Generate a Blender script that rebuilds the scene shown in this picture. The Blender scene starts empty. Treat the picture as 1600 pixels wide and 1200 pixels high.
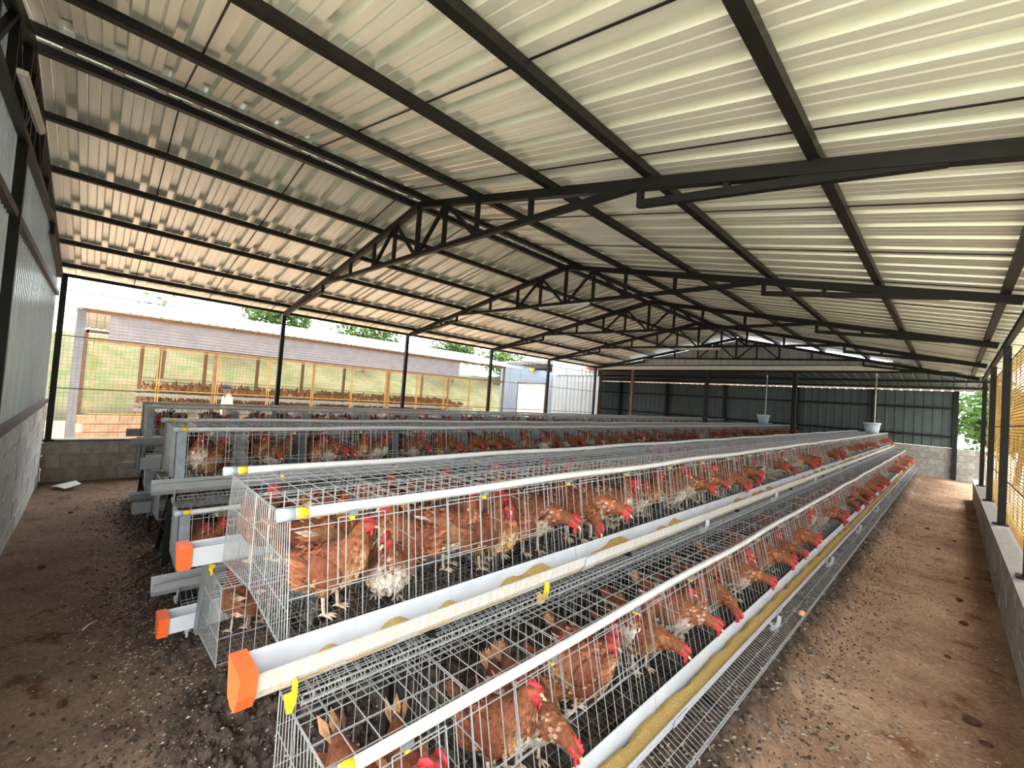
import bpy, math, random
import numpy as np
from mathutils import Vector, Matrix
random.seed(7); RNG = np.random.default_rng(7)
scene = bpy.context.scene
COL = scene.collection
# ------------------------------------------------------------------ camera
YAW, PITCH, ROLL, FPX = .8008, .0307, .0727, 668.88
CAM = Vector((4.5394, 0.0, 1.8))
def cam_basis():
    cy, sy = math.cos(YAW), math.sin(YAW)
    fx, rx, up = Vector((-sy, cy, 0)), Vector((cy, sy, 0)), Vector((0, 0, 1))
    fw = fx*math.cos(PITCH) + up*math.sin(PITCH); u2 = up*math.cos(PITCH) - fx*math.sin(PITCH)
    return rx*math.cos(ROLL) + u2*math.sin(ROLL), u2*math.cos(ROLL) - rx*math.sin(ROLL), fw
_r, _u, _f = cam_basis()
cam_data = bpy.data.cameras.new('camera')
cam_data.sensor_width = 36; cam_data.lens = FPX/1600*36; cam_data.clip_start = .02; cam_data.clip_end = 500
cam = bpy.data.objects.new('camera', cam_data)
cam.matrix_world = Matrix(((_r.x, _u.x, -_f.x, CAM.x), (_r.y, _u.y, -_f.y, CAM.y), (_r.z, _u.z, -_f.z, CAM.z), (0, 0, 0, 1)))
COL.objects.link(cam); scene.camera = cam
# ------------------------------------------------------------------ sky (bright haze), exposure
w = bpy.data.worlds.new('world'); scene.world = w; w.use_nodes = True
bg = w.node_tree.nodes['Background']; bg.inputs[0].default_value = (.93, .97, 1, 1); bg.inputs[1].default_value = 1.0
sun_data = bpy.data.lights.new('sun', 'SUN'); sun_data.energy = 1.9; sun_data.angle = math.radians(25); sun_data.color = (1, .96, .88)
sun = bpy.data.objects.new('sun', sun_data); sun.rotation_euler = (math.radians(-28), math.radians(10), 0); COL.objects.link(sun)
vs = scene.view_settings
vs.view_transform = 'Standard'; vs.look = 'None'; vs.gamma = 1; vs.use_curve_mapping = False; vs.exposure = 2.52

# ------------------------------------------------------------------ helpers
def tag(o, label=None, cat=None, group=None, kind=None):
    if label: o['label'] = label
    if cat: o['category'] = cat
    if group: o['group'] = group
    if kind: o['kind'] = kind
    return o
def link(name, data, parent=None, loc=None, rot=None):
    o = bpy.data.objects.new(name, data); COL.objects.link(o)
    if parent is not None: o.parent = parent
    if loc is not None: o.location = loc
    if rot is not None: o.rotation_euler = rot
    return o
def empty(name, loc=(0, 0, 0), rot=None):
    o = link(name, None, None, loc, rot); o.empty_display_size = .1
    return o
class MB:
    def __init__(s): s.v = []; s.f = []; s.m = []; s.c = []
    def add(s, vs, fs, mi=0, col=None):
        b = len(s.v); s.v += [tuple(p) for p in vs]; s.f += [tuple(b+i for i in f) for f in fs]; s.m += [mi]*len(fs)
        if col is None: col = (1, 1, 1)
        if len(col) == 3 and not hasattr(col[0], '__len__'): s.c += [tuple(col)]*len(vs)
        else: s.c += [tuple(c) for c in col]
        return s
    def box(s, x0, x1, y0, y1, z0, z1, mi=0):
        return s.add([(x0,y0,z0),(x1,y0,z0),(x1,y1,z0),(x0,y1,z0),(x0,y0,z1),(x1,y0,z1),(x1,y1,z1),(x0,y1,z1)],
              [(0,3,2,1),(4,5,6,7),(0,1,5,4),(1,2,6,5),(2,3,7,6),(3,0,4,7)], mi)
    def beam(s, p, q, w, h, mi=0, up=(0, 0, 1)):
        p, q = Vector(p), Vector(q); t = (q-p).normalized(); up = Vector(up)
        if abs(t.dot(up)) > .98: up = Vector((0, 1, 0)) if abs(t.y) < .9 else Vector((1, 0, 0))
        a = t.cross(up).normalized()*w/2; b = a.cross(t).normalized()*h/2
        vs = [p-a-b, p+a-b, p+a+b, p-a+b, q-a-b, q+a-b, q+a+b, q-a+b]
        return s.add(vs, [(0,1,2,3),(7,6,5,4),(0,4,5,1),(1,5,6,2),(2,6,7,3),(3,7,4,0)], mi)
    def wire(s, p, q, r, mi=0, n=4):
        p, q = Vector(p), Vector(q); t = (q-p).normalized(); up = Vector((0, 0, 1)) if abs(t.z) < .9 else Vector((1, 0, 0))
        a = t.cross(up).normalized(); b = a.cross(t)
        vs = []
        for e in (p, q):
            for k in range(n):
                th = 2*math.pi*(k+.5)/n; vs.append(e + a*(r*math.cos(th)) + b*(r*math.sin(th)))
        fs = [(k, (k+1) % n, n+(k+1) % n, n+k) for k in range(n)]
        return s.add(vs, fs, mi)
    def tube(s, path, r, n=10, mi=0, cap=True, col=None):
        pts = [Vector(p) for p in path]; rs = r if hasattr(r, '__len__') else [r]*len(pts)
        vs = []; fs = []
        for i, p in enumerate(pts):
            t = (pts[min(i+1, len(pts)-1)]-pts[max(i-1, 0)]).normalized()
            up = Vector((0, 0, 1)) if abs(t.z) < .9 else Vector((1, 0, 0))
            a = t.cross(up).normalized(); b = a.cross(t)
            for k in range(n):
                th = 2*math.pi*k/n; vs.append(p + a*(rs[i]*math.cos(th)) + b*(rs[i]*math.sin(th)))
        for i in range(len(pts)-1):
            for k in range(n): fs.append((i*n+k, i*n+(k+1) % n, (i+1)*n+(k+1) % n, (i+1)*n+k))
        if cap: fs.append(tuple(range(n-1, -1, -1))); fs.append(tuple((len(pts)-1)*n+k for k in range(n)))
        return s.add(vs, fs, mi, col)
    def ell(s, c, r, n=10, m=7, mi=0, col=None, M=None):
        vs = []; fs = []
        for i in range(m+1):
            ph = math.pi*i/m
            for k in range(n):
                th = 2*math.pi*k/n; p = Vector((r[0]*math.sin(ph)*math.cos(th), r[1]*math.sin(ph)*math.sin(th), r[2]*math.cos(ph)))
                if M is not None: p = M @ p
                vs.append(Vector(c)+p)
        for i in range(m):
            for k in range(n): fs.append((i*n+k, (i+1)*n+k, (i+1)*n+(k+1) % n, i*n+(k+1) % n))
        return s.add(vs, fs, mi, col)
    def extrude_profile(s, prof, y0, y1, mi=0, caps=False):
        """closed profile [(x,z)] swept along y"""
        n = len(prof); vs = [(x, y0, z) for x, z in prof]+[(x, y1, z) for x, z in prof]
        fs = [(k, (k+1) % n, n+(k+1) % n, n+k) for k in range(n)]
        if caps: fs += [tuple(range(n)), tuple(range(2*n-1, n-1, -1))]
        return s.add(vs, fs, mi)
    def mesh(s, name, mats, smooth=False, vcol=False):
        me = bpy.data.meshes.new(name); me.from_pydata(s.v, [], s.f)
        if not isinstance(mats, (list, tuple)): mats = [mats]
        for m in mats: me.materials.append(m)
        if len(mats) > 1: me.polygons.foreach_set('material_index', s.m)
        if smooth: me.polygons.foreach_set('use_smooth', [True]*len(s.f))
        if vcol:
            a = me.color_attributes.new('Col', 'FLOAT_COLOR', 'POINT')
            a.data.foreach_set('color', np.array([(c[0], c[1], c[2], 1) for c in s.c], dtype=np.float32).ravel())
        me.update(); return me
    def build(s, name, mats, parent=None, smooth=False, loc=None, vcol=False):
        return link(name, s.mesh(name, mats, smooth, vcol), parent, loc)
ORD = ['first','second','third','fourth','fifth','sixth','seventh','eighth','ninth','tenth','eleventh','twelfth','thirteenth','fourteenth','fifteenth','sixteenth','seventeenth','eighteenth','nineteenth','twentieth']
def ordw(i):
    if i < 20: return ORD[i]
    tens = {2: 'twenty', 3: 'thirty', 4: 'forty'}[(i+1)//10]; u = (i+1) % 10
    return tens+'-'+ORD[u-1] if u else {2: 'twentieth', 3: 'thirtieth', 4: 'fortieth'}[(i+1)//10]

# ------------------------------------------------------------------ materials
def mat(name, col, rough=.6, metal=0., var=0., scale=8., col2=None, bump=0., bscale=40., rnd=0., spec=.5, trans=0., stretch=None, detail=5., emit=0.):
    m = bpy.data.materials.new(name); m.use_nodes = True; nt = m.node_tree; N = nt.nodes; L = nt.links
    b = N['Principled BSDF']; b.inputs['Roughness'].default_value = rough; b.inputs['Metallic'].default_value = metal
    b.inputs['Specular IOR Level'].default_value = spec; b.inputs['Base Color'].default_value = (*col, 1)
    src = None
    tc = N.new('ShaderNodeTexCoord'); vec = tc.outputs['Object']
    if stretch:
        mp = N.new('ShaderNodeMapping'); mp.inputs['Scale'].default_value = stretch; L.new(vec, mp.inputs[0]); vec = mp.outputs[0]
    if col2 is not None or var:
        nz = N.new('ShaderNodeTexNoise'); nz.inputs['Scale'].default_value = scale; nz.inputs['Detail'].default_value = detail; nz.inputs['Roughness'].default_value = .62
        L.new(vec, nz.inputs['Vector'])
        cr = N.new('ShaderNodeValToRGB'); c2 = col2 if col2 is not None else tuple(c*(1-var) for c in col)
        cr.color_ramp.elements[0].position = .36; cr.color_ramp.elements[1].position = .64
        cr.color_ramp.elements[0].color = (*c2, 1); cr.color_ramp.elements[1].color = (*col, 1)
        L.new(nz.outputs['Fac'], cr.inputs[0]); src = cr.outputs[0]
    if rnd:
        oi = N.new('ShaderNodeObjectInfo'); mr = N.new('ShaderNodeMapRange'); mr.inputs[3].default_value = 1-rnd; mr.inputs[4].default_value = 1+rnd
        L.new(oi.outputs['Random'], mr.inputs[0])
        hs = N.new('ShaderNodeHueSaturation'); hs.inputs['Color'].default_value = (*col, 1); L.new(mr.outputs[0], hs.inputs['Value'])
        if src: L.new(src, hs.inputs['Color'])
        src = hs.outputs[0]
    if src: L.new(src, b.inputs['Base Color'])
    if bump:
        n2 = N.new('ShaderNodeTexNoise'); n2.inputs['Scale'].default_value = bscale; n2.inputs['Detail'].default_value = 6; L.new(vec, n2.inputs['Vector'])
        bp = N.new('ShaderNodeBump'); bp.inputs['Strength'].default_value = bump; bp.inputs['Distance'].default_value = .02
        L.new(n2.outputs['Fac'], bp.inputs['Height']); L.new(bp.outputs[0], b.inputs['Normal'])
    if trans:
        t = N.new('ShaderNodeBsdfTranslucent'); mx = N.new('ShaderNodeMixShader'); mx.inputs[0].default_value = trans
        t.inputs[0].default_value = (*col, 1)
        if src: L.new(src, t.inputs[0])
        L.new(b.outputs[0], mx.inputs[1]); L.new(t.outputs[0], mx.inputs[2]); L.new(mx.outputs[0], N['Material Output'].inputs[0])
    return m
M = {}
M['steel'] = mat('black_painted_steel', (.011, .0105, .010), .5, 0, .4, 6, spec=.3)
M['rust'] = mat('brown_primed_steel', (.028, .016, .012), .6, 0, .4, 6)
M['roof'] = mat('metal_roof_sheet', (.86, .88, .80), .36, .42, .10, 2.5, stretch=(6, .6, 1))
M['roofout'] = mat('white_roof_sheet', (.8, .8, .8), .4, .2)
M['wire'] = mat('galvanised_wire', (.47, .49, .50), .42, .4, .25, 20)
M['wiredirty'] = mat('soiled_wire', (.16, .15, .14), .6, .2, .5, 25)
M['galv'] = mat('galvanised_plate', (.24, .27, .29), .5, .4, .25, 14)
M['pvc'] = mat('white_pvc', (.62, .62, .60), .35, 0, .12, 9, rnd=.03)
M['pvccap'] = mat('grey_pvc_cap', (.42, .5, .58), .4)
M['trough'] = mat('white_trough_plastic', (.58, .60, .64), .34, 0, .12, 6)
M['troughdirty'] = mat('dusty_trough_plastic', (.60, .60, .60), .45, 0, .0, 18, col2=(.50, .455, .37), stretch=(1, 5, 1))
M['troughgrey'] = mat('grey_trough_plastic', (.34, .35, .36), .45, 0, .15, 5)
M['orange'] = mat('orange_end_cap', (.85, .13, .03), .45, 0, .2, 12)
M['yellow'] = mat('yellow_plastic', (.85, .55, .02), .45)
M['feed'] = mat('yellow_mash_feed', (.62, .41, .13), .95, 0, .3, 160, bump=.8, bscale=220)
def earth(name, heap):
    m = bpy.data.materials.new(name); m.use_nodes = True; nt = m.node_tree; N = nt.nodes; L = nt.links
    b = N['Principled BSDF']; b.inputs['Roughness'].default_value = .95; b.inputs['Specular IOR Level'].default_value = .2
    tc = N.new('ShaderNodeTexCoord')
    def noise(sc, det, lo, hi, c0, c1):
        n = N.new('ShaderNodeTexNoise'); n.inputs['Scale'].default_value = sc; n.inputs['Detail'].default_value = det; n.inputs['Roughness'].default_value = .65; L.new(tc.outputs['Object'], n.inputs['Vector'])
        r = N.new('ShaderNodeValToRGB'); r.color_ramp.elements[0].position = lo; r.color_ramp.elements[1].position = hi; r.color_ramp.elements[0].color = (*c0, 1); r.color_ramp.elements[1].color = (*c1, 1); L.new(n.outputs['Fac'], r.inputs[0]); return r.outputs[0], n.outputs['Fac']
    def mix(f, a, c, mode='MIX'):
        x = N.new('ShaderNodeMix'); x.data_type = 'RGBA'; x.blend_type = mode
        if hasattr(f, 'links'): L.new(f, x.inputs[0])
        else: x.inputs[0].default_value = f
        L.new(a, x.inputs[6]); L.new(c, x.inputs[7]); return x.outputs[2]
    base, f0 = noise(.9, 9, .36, .66, (.29, .17, .105), (.56, .38, .25))
    red, _ = noise(3.1, 6, .56, .66, (1, 1, 1), (.55, .38, .32))
    fine, f1 = noise(38, 8, .30, .72, (.62, .58, .55), (1.25, 1.22, 1.2))
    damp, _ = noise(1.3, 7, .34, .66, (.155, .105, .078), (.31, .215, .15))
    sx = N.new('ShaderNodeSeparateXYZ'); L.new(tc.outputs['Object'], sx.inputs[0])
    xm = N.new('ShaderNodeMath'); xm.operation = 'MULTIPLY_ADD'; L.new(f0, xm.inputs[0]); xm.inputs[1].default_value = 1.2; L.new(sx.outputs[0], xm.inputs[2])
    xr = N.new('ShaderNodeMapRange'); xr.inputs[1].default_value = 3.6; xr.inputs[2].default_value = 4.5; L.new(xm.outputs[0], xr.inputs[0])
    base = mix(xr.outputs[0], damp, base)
    c = mix(1., mix(1., base, red, 'MULTIPLY'), fine, 'MULTIPLY')
    if heap:
        man, _ = noise(24, 9, .34, .70, (.018, .013, .010), (.125, .09, .066)); at = N.new('ShaderNodeAttribute'); at.attribute_name = 'Col'
        nz, nf = noise(7, 6, .3, .7, (0, 0, 0), (1, 1, 1)); ad = N.new('ShaderNodeMath'); ad.operation = 'MULTIPLY_ADD'; L.new(nf, ad.inputs[0]); ad.inputs[1].default_value = 1.0
        a2 = N.new('ShaderNodeMath'); a2.operation = 'MULTIPLY'; a2.inputs[1].default_value = 1.6; L.new(at.outputs['Fac'], a2.inputs[0]); L.new(a2.outputs[0], ad.inputs[2])
        mr = N.new('ShaderNodeMapRange'); mr.inputs[1].default_value = .95; mr.inputs[2].default_value = 1.6; L.new(ad.outputs[0], mr.inputs[0]); c = mix(mr.outputs[0], c, man)
    L.new(c, b.inputs['Base Color'])
    bp = N.new('ShaderNodeBump'); bp.inputs['Strength'].default_value = .8; bp.inputs['Distance'].default_value = .015; L.new(f1, bp.inputs['Height']); L.new(bp.outputs[0], b.inputs['Normal'])
    return m
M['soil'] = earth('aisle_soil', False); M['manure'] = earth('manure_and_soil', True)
M['clump'] = mat('dark_clump', (.085, .058, .042), .85, 0, 0, 14, col2=(.025, .018, .013))
M['litter'] = mat('pale_litter', (.50, .42, .32), .9, 0, 0, 14, col2=(.16, .11, .07))
M['block'] = mat('concrete_block', (.44, .42, .39), .95, 0, 0, 9, col2=(.30, .28, .25), bump=.5, bscale=60, rnd=.13)
M['blockpale'] = mat('pale_concrete_block', (.60, .60, .58), .95, 0, 0, 9, col2=(.44, .43, .41), bump=.5, bscale=60, rnd=.12)
M['mortar'] = mat('mortar', (.33, .31, .28), .95, 0, .2, 14, bump=.4)
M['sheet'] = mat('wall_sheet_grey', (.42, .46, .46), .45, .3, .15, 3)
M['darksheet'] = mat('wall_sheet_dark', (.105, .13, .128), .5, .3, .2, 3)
M['clear'] = mat('milky_translucent_sheet', (.60, .64, .66), .25, .25, .2, 5, trans=.30, stretch=(8, 1, .3))
M['net'] = mat('yellow_plastic_net', (.66, .43, .14), .6, 0, .2, 7, trans=.35)
M['netwire'] = mat('weathered_fence_wire', (.30, .26, .22), .6, .2)
M['white'] = mat('white_paint', (.8, .8, .78), .5, 0, .1, 5)
M['red'] = mat('hen_comb_red', (.46, .022, .030), .5, 0, .3, 90)
M['beak'] = mat('hen_beak', (.55, .40, .24), .5)
M['eye'] = mat('hen_eye', (.28, .09, .015), .15)
M['egg'] = mat('brown_egg', (.62, .30, .17), .5)
M['grass'] = mat('hill_grass', (.05, .078, .02), .95, 0, 0, 1.8, col2=(.12, .095, .05), bump=.6, bscale=8, detail=9)
M['leaf'] = mat('tree_leaf', (.085, .17, .03), .6, 0, .4, 1.5, trans=.3)
M['leaf2'] = mat('shrub_leaf', (.07, .16, .03), .6, 0, .4, 1.5, trans=.3)
M['bark'] = mat('bark', (.10, .075, .055), .9, 0, .4, 12)
M['outsoil'] = mat('outside_soil', (.56, .39, .28), .95, 0, 0, .5, col2=(.44, .30, .20), detail=8)
M['outdry'] = mat('dry_pale_earth', (.55, .50, .38), .95, 0, 0, .5, col2=(.42, .40, .26), detail=8)
M['oppbrick'] = mat('tan_block', (.30, .19, .11), .9, 0, .3, 6, rnd=.12)
M['opppost'] = mat('grey_post', (.13, .13, .14), .7, 0, .2, 5)
M['yframe'] = mat('yellow_frame_paint', (.34, .18, .035), .5)
M['bluesheet'] = mat('pale_blue_sheet', (.27, .34, .42), .5, .1, .1, 2)
M['fascia'] = mat('lilac_grey_sheet', (.27, .25, .255), .5, .1, .2, 3)
M['wood'] = mat('brown_timber', (.22, .12, .06), .8, 0, .3, 8)
M['bucket'] = mat('blue_white_bucket', (.45, .55, .66), .4)
M['paper'] = mat('white_card', (.75, .74, .71), .7)
M['clod'] = mat('red_soil_clod', (.13, .055, .035), .95, 0, .4, 20, bump=.8)
M['skin'] = mat('skin', (.12, .06, .04), .55)
M['shirt'] = mat('pale_yellow_shirt', (.75, .72, .32), .8)
M['dark'] = mat('dark_cloth', (.03, .03, .035), .85)
def hen_material(name, leg=False):
    m = bpy.data.materials.new(name); m.use_nodes = True; nt = m.node_tree; N = nt.nodes; L = nt.links
    b = N['Principled BSDF']; b.inputs['Roughness'].default_value = .72; b.inputs['Specular IOR Level'].default_value = .25
    at = N.new('ShaderNodeAttribute'); at.attribute_name = 'Col'
    tc = N.new('ShaderNodeTexCoord')
    nz = N.new('ShaderNodeTexNoise'); nz.inputs['Scale'].default_value = 55; nz.inputs['Detail'].default_value = 4; L.new(tc.outputs['Object'], nz.inputs['Vector'])
    mr = N.new('ShaderNodeMapRange'); mr.inputs[1].default_value = .3; mr.inputs[2].default_value = .7; mr.inputs[3].default_value = .6; mr.inputs[4].default_value = 1.3
    L.new(nz.outputs['Fac'], mr.inputs[0])
    oi = N.new('ShaderNodeObjectInfo'); m2 = N.new('ShaderNodeMapRange'); m2.inputs[3].default_value = .75; m2.inputs[4].default_value = 1.25; L.new(oi.outputs['Random'], m2.inputs[0])
    mm = N.new('ShaderNodeMath'); mm.operation = 'MULTIPLY'; L.new(mr.outputs[0], mm.inputs[0]); L.new(m2.outputs[0], mm.inputs[1])
    hs = N.new('ShaderNodeHueSaturation'); L.new(at.outputs['Color'], hs.inputs['Color']); L.new(mm.outputs[0], hs.inputs['Value'])
    L.new(hs.outputs[0], b.inputs['Base Color'])
    n2 = N.new('ShaderNodeTexVoronoi'); n2.inputs['Scale'].default_value = 70; L.new(tc.outputs['Object'], n2.inputs['Vector'])
    bp = N.new('ShaderNodeBump'); bp.inputs['Strength'].default_value = .35; bp.inputs['Distance'].default_value = .006
    L.new(n2.outputs['Distance'], bp.inputs['Height']); L.new(bp.outputs[0], b.inputs['Normal'])
    return m
M['hen'] = hen_material('hen_plumage')

# ------------------------------------------------------------------ shed dimensions (metres)
WL, WR = 4.94, 4.93
ZEL, ZER, ZR = 3.20, 2.97, 4.08
TY = [-.5, 2.645, 5.483, 8.293, 10.877, 13.6]
YFAR = 19.5
def slope_z(x): return ZR + (ZEL-ZR)*(-x/WL) if x < 0 else ZR + (ZER-ZR)*(x/WR)
def base_z(y): return .22*max(0., min(1., (y-6)/13.5))
ROWS = [('nearest', 2.71), ('middle', .17), ('farthest', -2.32)]
RISE = .008
Y0 = .48; ML = 1.8; NM = 10

# ------------------------------------------------------------------ ground
def noise2(x, y, seed, scales):
    r = np.random.default_rng(seed); z = np.zeros_like(x)
    for s, a in scales:
        for _ in range(5):
            th = r.uniform(0, 2*math.pi); ph = r.uniform(0, 6.3); k = 2*math.pi/s*r.uniform(.6, 1.5)
            z += a*np.sin((x*math.cos(th)+y*math.sin(th))*k+ph)*.45
    return z
def grid_mesh(name, x0, x1, y0, y1, nx, ny, zf, m, kind=None, label=None, cat=None, smooth=True, vcf=None, yp=1.):
    X, Y = np.meshgrid(np.linspace(x0, x1, nx), y0+(y1-y0)*np.linspace(0, 1, ny)**yp); Z = zf(X, Y)
    V = np.stack([X, Y, Z], -1).reshape(-1, 3)
    i = (np.arange(ny-1)[:, None]*nx+np.arange(nx-1)[None, :]).ravel()
    F = np.stack([i, i+1, i+nx+1, i+nx], -1)
    me = bpy.data.meshes.new(name); me.from_pydata(V.tolist(), [], F.tolist()); me.materials.append(m)
    if vcf is not None:
        a = me.color_attributes.new('Col', 'FLOAT_COLOR', 'POINT'); q = vcf(X, Y).ravel(); a.data.foreach_set('color', np.stack([q, q, q, np.ones_like(q)], -1).astype(np.float32).ravel())
    if smooth: me.polygons.foreach_set('use_smooth', [True]*len(F))
    return tag(link(name, me), label, cat, kind=kind)
def floor_z(X, Y):
    return .22*np.clip((Y-6)/13.5, 0, 1) + noise2(X, Y, 3, [(2.2, .008), (.5, .006), (.16, .004)])
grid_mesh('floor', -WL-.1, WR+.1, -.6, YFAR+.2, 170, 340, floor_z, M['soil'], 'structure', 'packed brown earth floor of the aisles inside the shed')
def heap_z(xc):
    def f(X, Y):
        d = np.abs(X-xc); e = np.clip((1.32-d)/.5, 0, 1); e = e*e*(3-2*e)
        s = np.clip((Y-.15)/.9, 0, 1); s = s*s*(3-2*s); s2 = np.clip((18.9-Y)/.6, 0, 1)
        h = (.21+.05*np.sin(Y*1.3+xc)+noise2(X, Y, 5, [(.9, .03)]))*e*s*s2
        lump = np.abs(noise2(X, Y, 9, [(.30, .03), (.13, .024)]))*np.minimum(1, e*s*s2*2.2+.05)
        fine = np.random.default_rng(int(xc*10)+50).uniform(-.016, .016, X.shape)*np.minimum(1, e*s*3)
        return base_z_np(Y) + h + lump + fine - .035 + .03*np.minimum(1, e*s*s2*3)
    return f
def base_z_np(Y): return .22*np.clip((Y-6)/13.5, 0, 1)
for rn, xc in ROWS:
    grid_mesh('manure_heap', xc-1.42, xc+1.42, .05, 19.0, 110, 620, heap_z(xc), M['manure'], None,
              f'long dark clumpy manure heap under the {rn} row of cages', 'manure heap', smooth=True, yp=1.6, vcf=lambda X, Y, xc=xc: np.clip((1.40-np.abs(X-xc))/.50, 0, 1)*np.clip((Y-.05)/.6, 0, 1)*np.clip((18.95-Y)/.3, 0, 1))
def ground_top(x, y):
    X, Y = np.array([x]), np.array([y]); z = floor_z(X, Y)
    for _, xc in ROWS:
        z = np.maximum(z, heap_z(xc)(X, Y))
    return z
# scattered husks, straw bits and feathers
def litter(name, n, label, m, gen, smin, smax):
    P = gen(n); z = floor_z(P[:, 0], P[:, 1])
    for _, xc in ROWS:
        z = np.maximum(z, heap_z(xc)(P[:, 0], P[:, 1])*(np.abs(P[:, 0]-xc) < 1.4)+(np.abs(P[:, 0]-xc) >= 1.4)*-9)
    b = MB()
    for (x, y), zz in zip(P, z):
        a = RNG.uniform(0, 6.28); l = RNG.uniform(smin, smax); wd = l*RNG.uniform(.25, .6)
        dx, dy = math.cos(a)*l, math.sin(a)*l; ex, ey = -math.sin(a)*wd, math.cos(a)*wd; t = RNG.uniform(-.3, .3)*l
        b.add([(x-dx, y-dy, zz+.004), (x+ex*.8, y+ey*.8, zz+.012), (x+dx, y+dy, zz+.006+abs(t)), (x-ex*.8, y-ey*.8, zz+.005)], [(0, 3, 2, 1)])
    tag(b.build(name, m), label, 'litter', kind='stuff')
def g_right(n):
    x = np.where(RNG.random(n) < .62, 3.55+np.abs(RNG.normal(0, .38, n)), RNG.uniform(3.7, 4.9, n)); y = .6+17*RNG.random(n)**1.5
    return np.stack([np.clip(x, 3.2, 4.9), y], -1)
def g_left(n):
    t = RNG.random(n); x = np.where(t < .5, RNG.normal(-.9, 1.3, n), RNG.uniform(-4.6, 3.3, n)); y = np.where(t < .75, RNG.normal(.5, .32, n), RNG.uniform(-.45, 1.4, n))
    return np.stack([np.clip(x, -4.8, 3.4), np.clip(y, -.45, 2)], -1)
litter('husk_litter', 11000, 'pale husk and feather litter scattered over the right aisle', M['litter'], g_right, .005, .02)
litter('husk_litter', 12000, 'pale husk and feather litter scattered over the left aisle floor', M['litter'], g_left, .003, .012)

def clumps():
    b = MB(); rr = random.Random(11); base = MB().ell((0, 0, 0), (1, 1, 1), 6, 4); bv = np.array(base.v)
    P = []
    for i in range(9000):
        t = rr.random()
        if t < .45: xc = ROWS[0][1]; x = xc+rr.gauss(0, .62); y = .30+abs(rr.gauss(0, .8))*(1 if rr.random() < .8 else -.3)
        elif t < .65: xc = ROWS[0][1]; x = xc+1.05+abs(rr.gauss(0, .22)); y = .6+rr.random()**1.5*10
        elif t < .85: xc = ROWS[1][1]; x = xc+rr.gauss(0, .62); y = .36+rr.gauss(.25, .22)
        else: xc = ROWS[2][1]; x = xc+rr.gauss(0, .6); y = .36+rr.gauss(.2, .2)
        P.append((x, y, xc))
    P = np.array(P); z = np.zeros(len(P))
    for _, xc in ROWS:
        k = P[:, 2] == xc; z[k] = np.maximum(heap_z(xc)(P[k, 0], P[k, 1]), floor_z(P[k, 0], P[k, 1]))
    for (x, y, xc), zz in zip(P, z):
        r = rr.uniform(.003, .011)*(1.25 if y < 1.2 else 1.); v = bv*np.array((r*rr.uniform(.7, 1.3), r*rr.uniform(.7, 1.3), r*.7))*RNG.uniform(.75, 1.2, (len(bv), 1))+np.array((x, y, zz+r*.2))
        k = len(b.v); b.v += v.tolist(); b.f += [tuple(k+j for j in f) for f in base.f]; b.m += base.m
    o = b.build('manure_clumps', M['clump']); tag(o, 'crumbled dark manure clumps strewn over the heaps and aisle edges', 'manure', kind='stuff')
clumps()
# ------------------------------------------------------------------ concrete block walls
BLK = {}
def block_mesh(l, h, t, m):
    key = (round(l, 3), round(h, 3), round(t, 3), m.name)
    if key not in BLK:
        b = MB(); e = .007
        vs = []
        for (a, z0) in ((e, 0), (0, e), (0, h-e), (e, h)):
            vs += [(a, a, z0), (l-a, a, z0), (l-a, t-a, z0), (a, t-a, z0)]
        fs = [(3, 2, 1, 0), (12, 13, 14, 15)]
        for i in range(3):
            for k in range(4): fs.append((i*4+k, i*4+(k+1) % 4, (i+1)*4+(k+1) % 4, (i+1)*4+k))
        b.add(vs, fs); BLK[key] = b.mesh('concrete_block', m)
    return BLK[key]
def block_wall(name, p0, p1, z0, courses, h, thick, label, bl=.44, m='block', mm='mortar', name2='concrete_block', skip=None):
    """wall from p0 to p1 (xy), thickness to the left of the direction"""
    root = empty(name, (p0[0], p0[1], 0)); tag(root, label, kind='structure')
    d = Vector((p1[0]-p0[0], p1[1]-p0[1], 0)); Lw = d.length; a = math.atan2(d.y, d.x); root.rotation_euler = (0, 0, a)
    b = MB().box(.008, Lw-.008, .009, thick-.009, z0, z0+courses*h-.006); b.build('mortar_core', M[mm], root)
    for c in range(courses):
        x = -(bl/2 if c % 2 else 0)
        while x < Lw-.01:
            s, e = max(0, x), min(Lw, x+bl)
            if e-s > .05:
                o = link(name2, block_mesh(round(e-s-.012, 3), h-.012, thick, M[m]), root, (s+.006, random.uniform(-.004, .004), z0+c*h+.006))
            x += bl
    return root
HW, HG = .63, 1.18
block_wall('wall_left', (-WL, 14.0), (-WL, -.5), 0, 3, .21, .15, 'low grey concrete block wall along the left side below the wire fence'); 
block_wall('wall_right', (WR, -.6), (WR, 15.2), 0, 3, .205, .16, 'low grey concrete block wall along the right aisle', bl=.46)
# its direction is +y so the thickness goes to -x: shift outwards
bpy.data.objects['wall_right'].location.x = WR+.16
bpy.data.objects['wall_left'].location.x = -WL-.15
block_wall('wall_front', (2.2, -.5), (-WL-.15, -.5), 0, 6, .197, .16, 'grey concrete block wall under the translucent gable sheets', m='blockpale')
wb = block_wall('wall_back', (5.3, YFAR), (-9.6, YFAR), .0, 6, .2, .15, 'grey concrete block base of the far end wall')
bpy.data.objects['wall_back'].location.y = YFAR+.15
bpy.data.objects['wall_front'].location.y = -.5
cap = MB().box(-WL-.16, -WL+.02, -.5, 14, .635, .655); cap.build('trim_1', M['mortar']); tag(bpy.data.objects['trim_1'], 'pale cement capping on the left block wall', kind='structure')
cap = MB().box(WR-.02, WR+.2, -.6, 15.2, .612, .64); cap.build('trim_2', M['mortar']); tag(bpy.data.objects['trim_2'], 'cement ledge on top of the right block wall', kind='structure')

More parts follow.
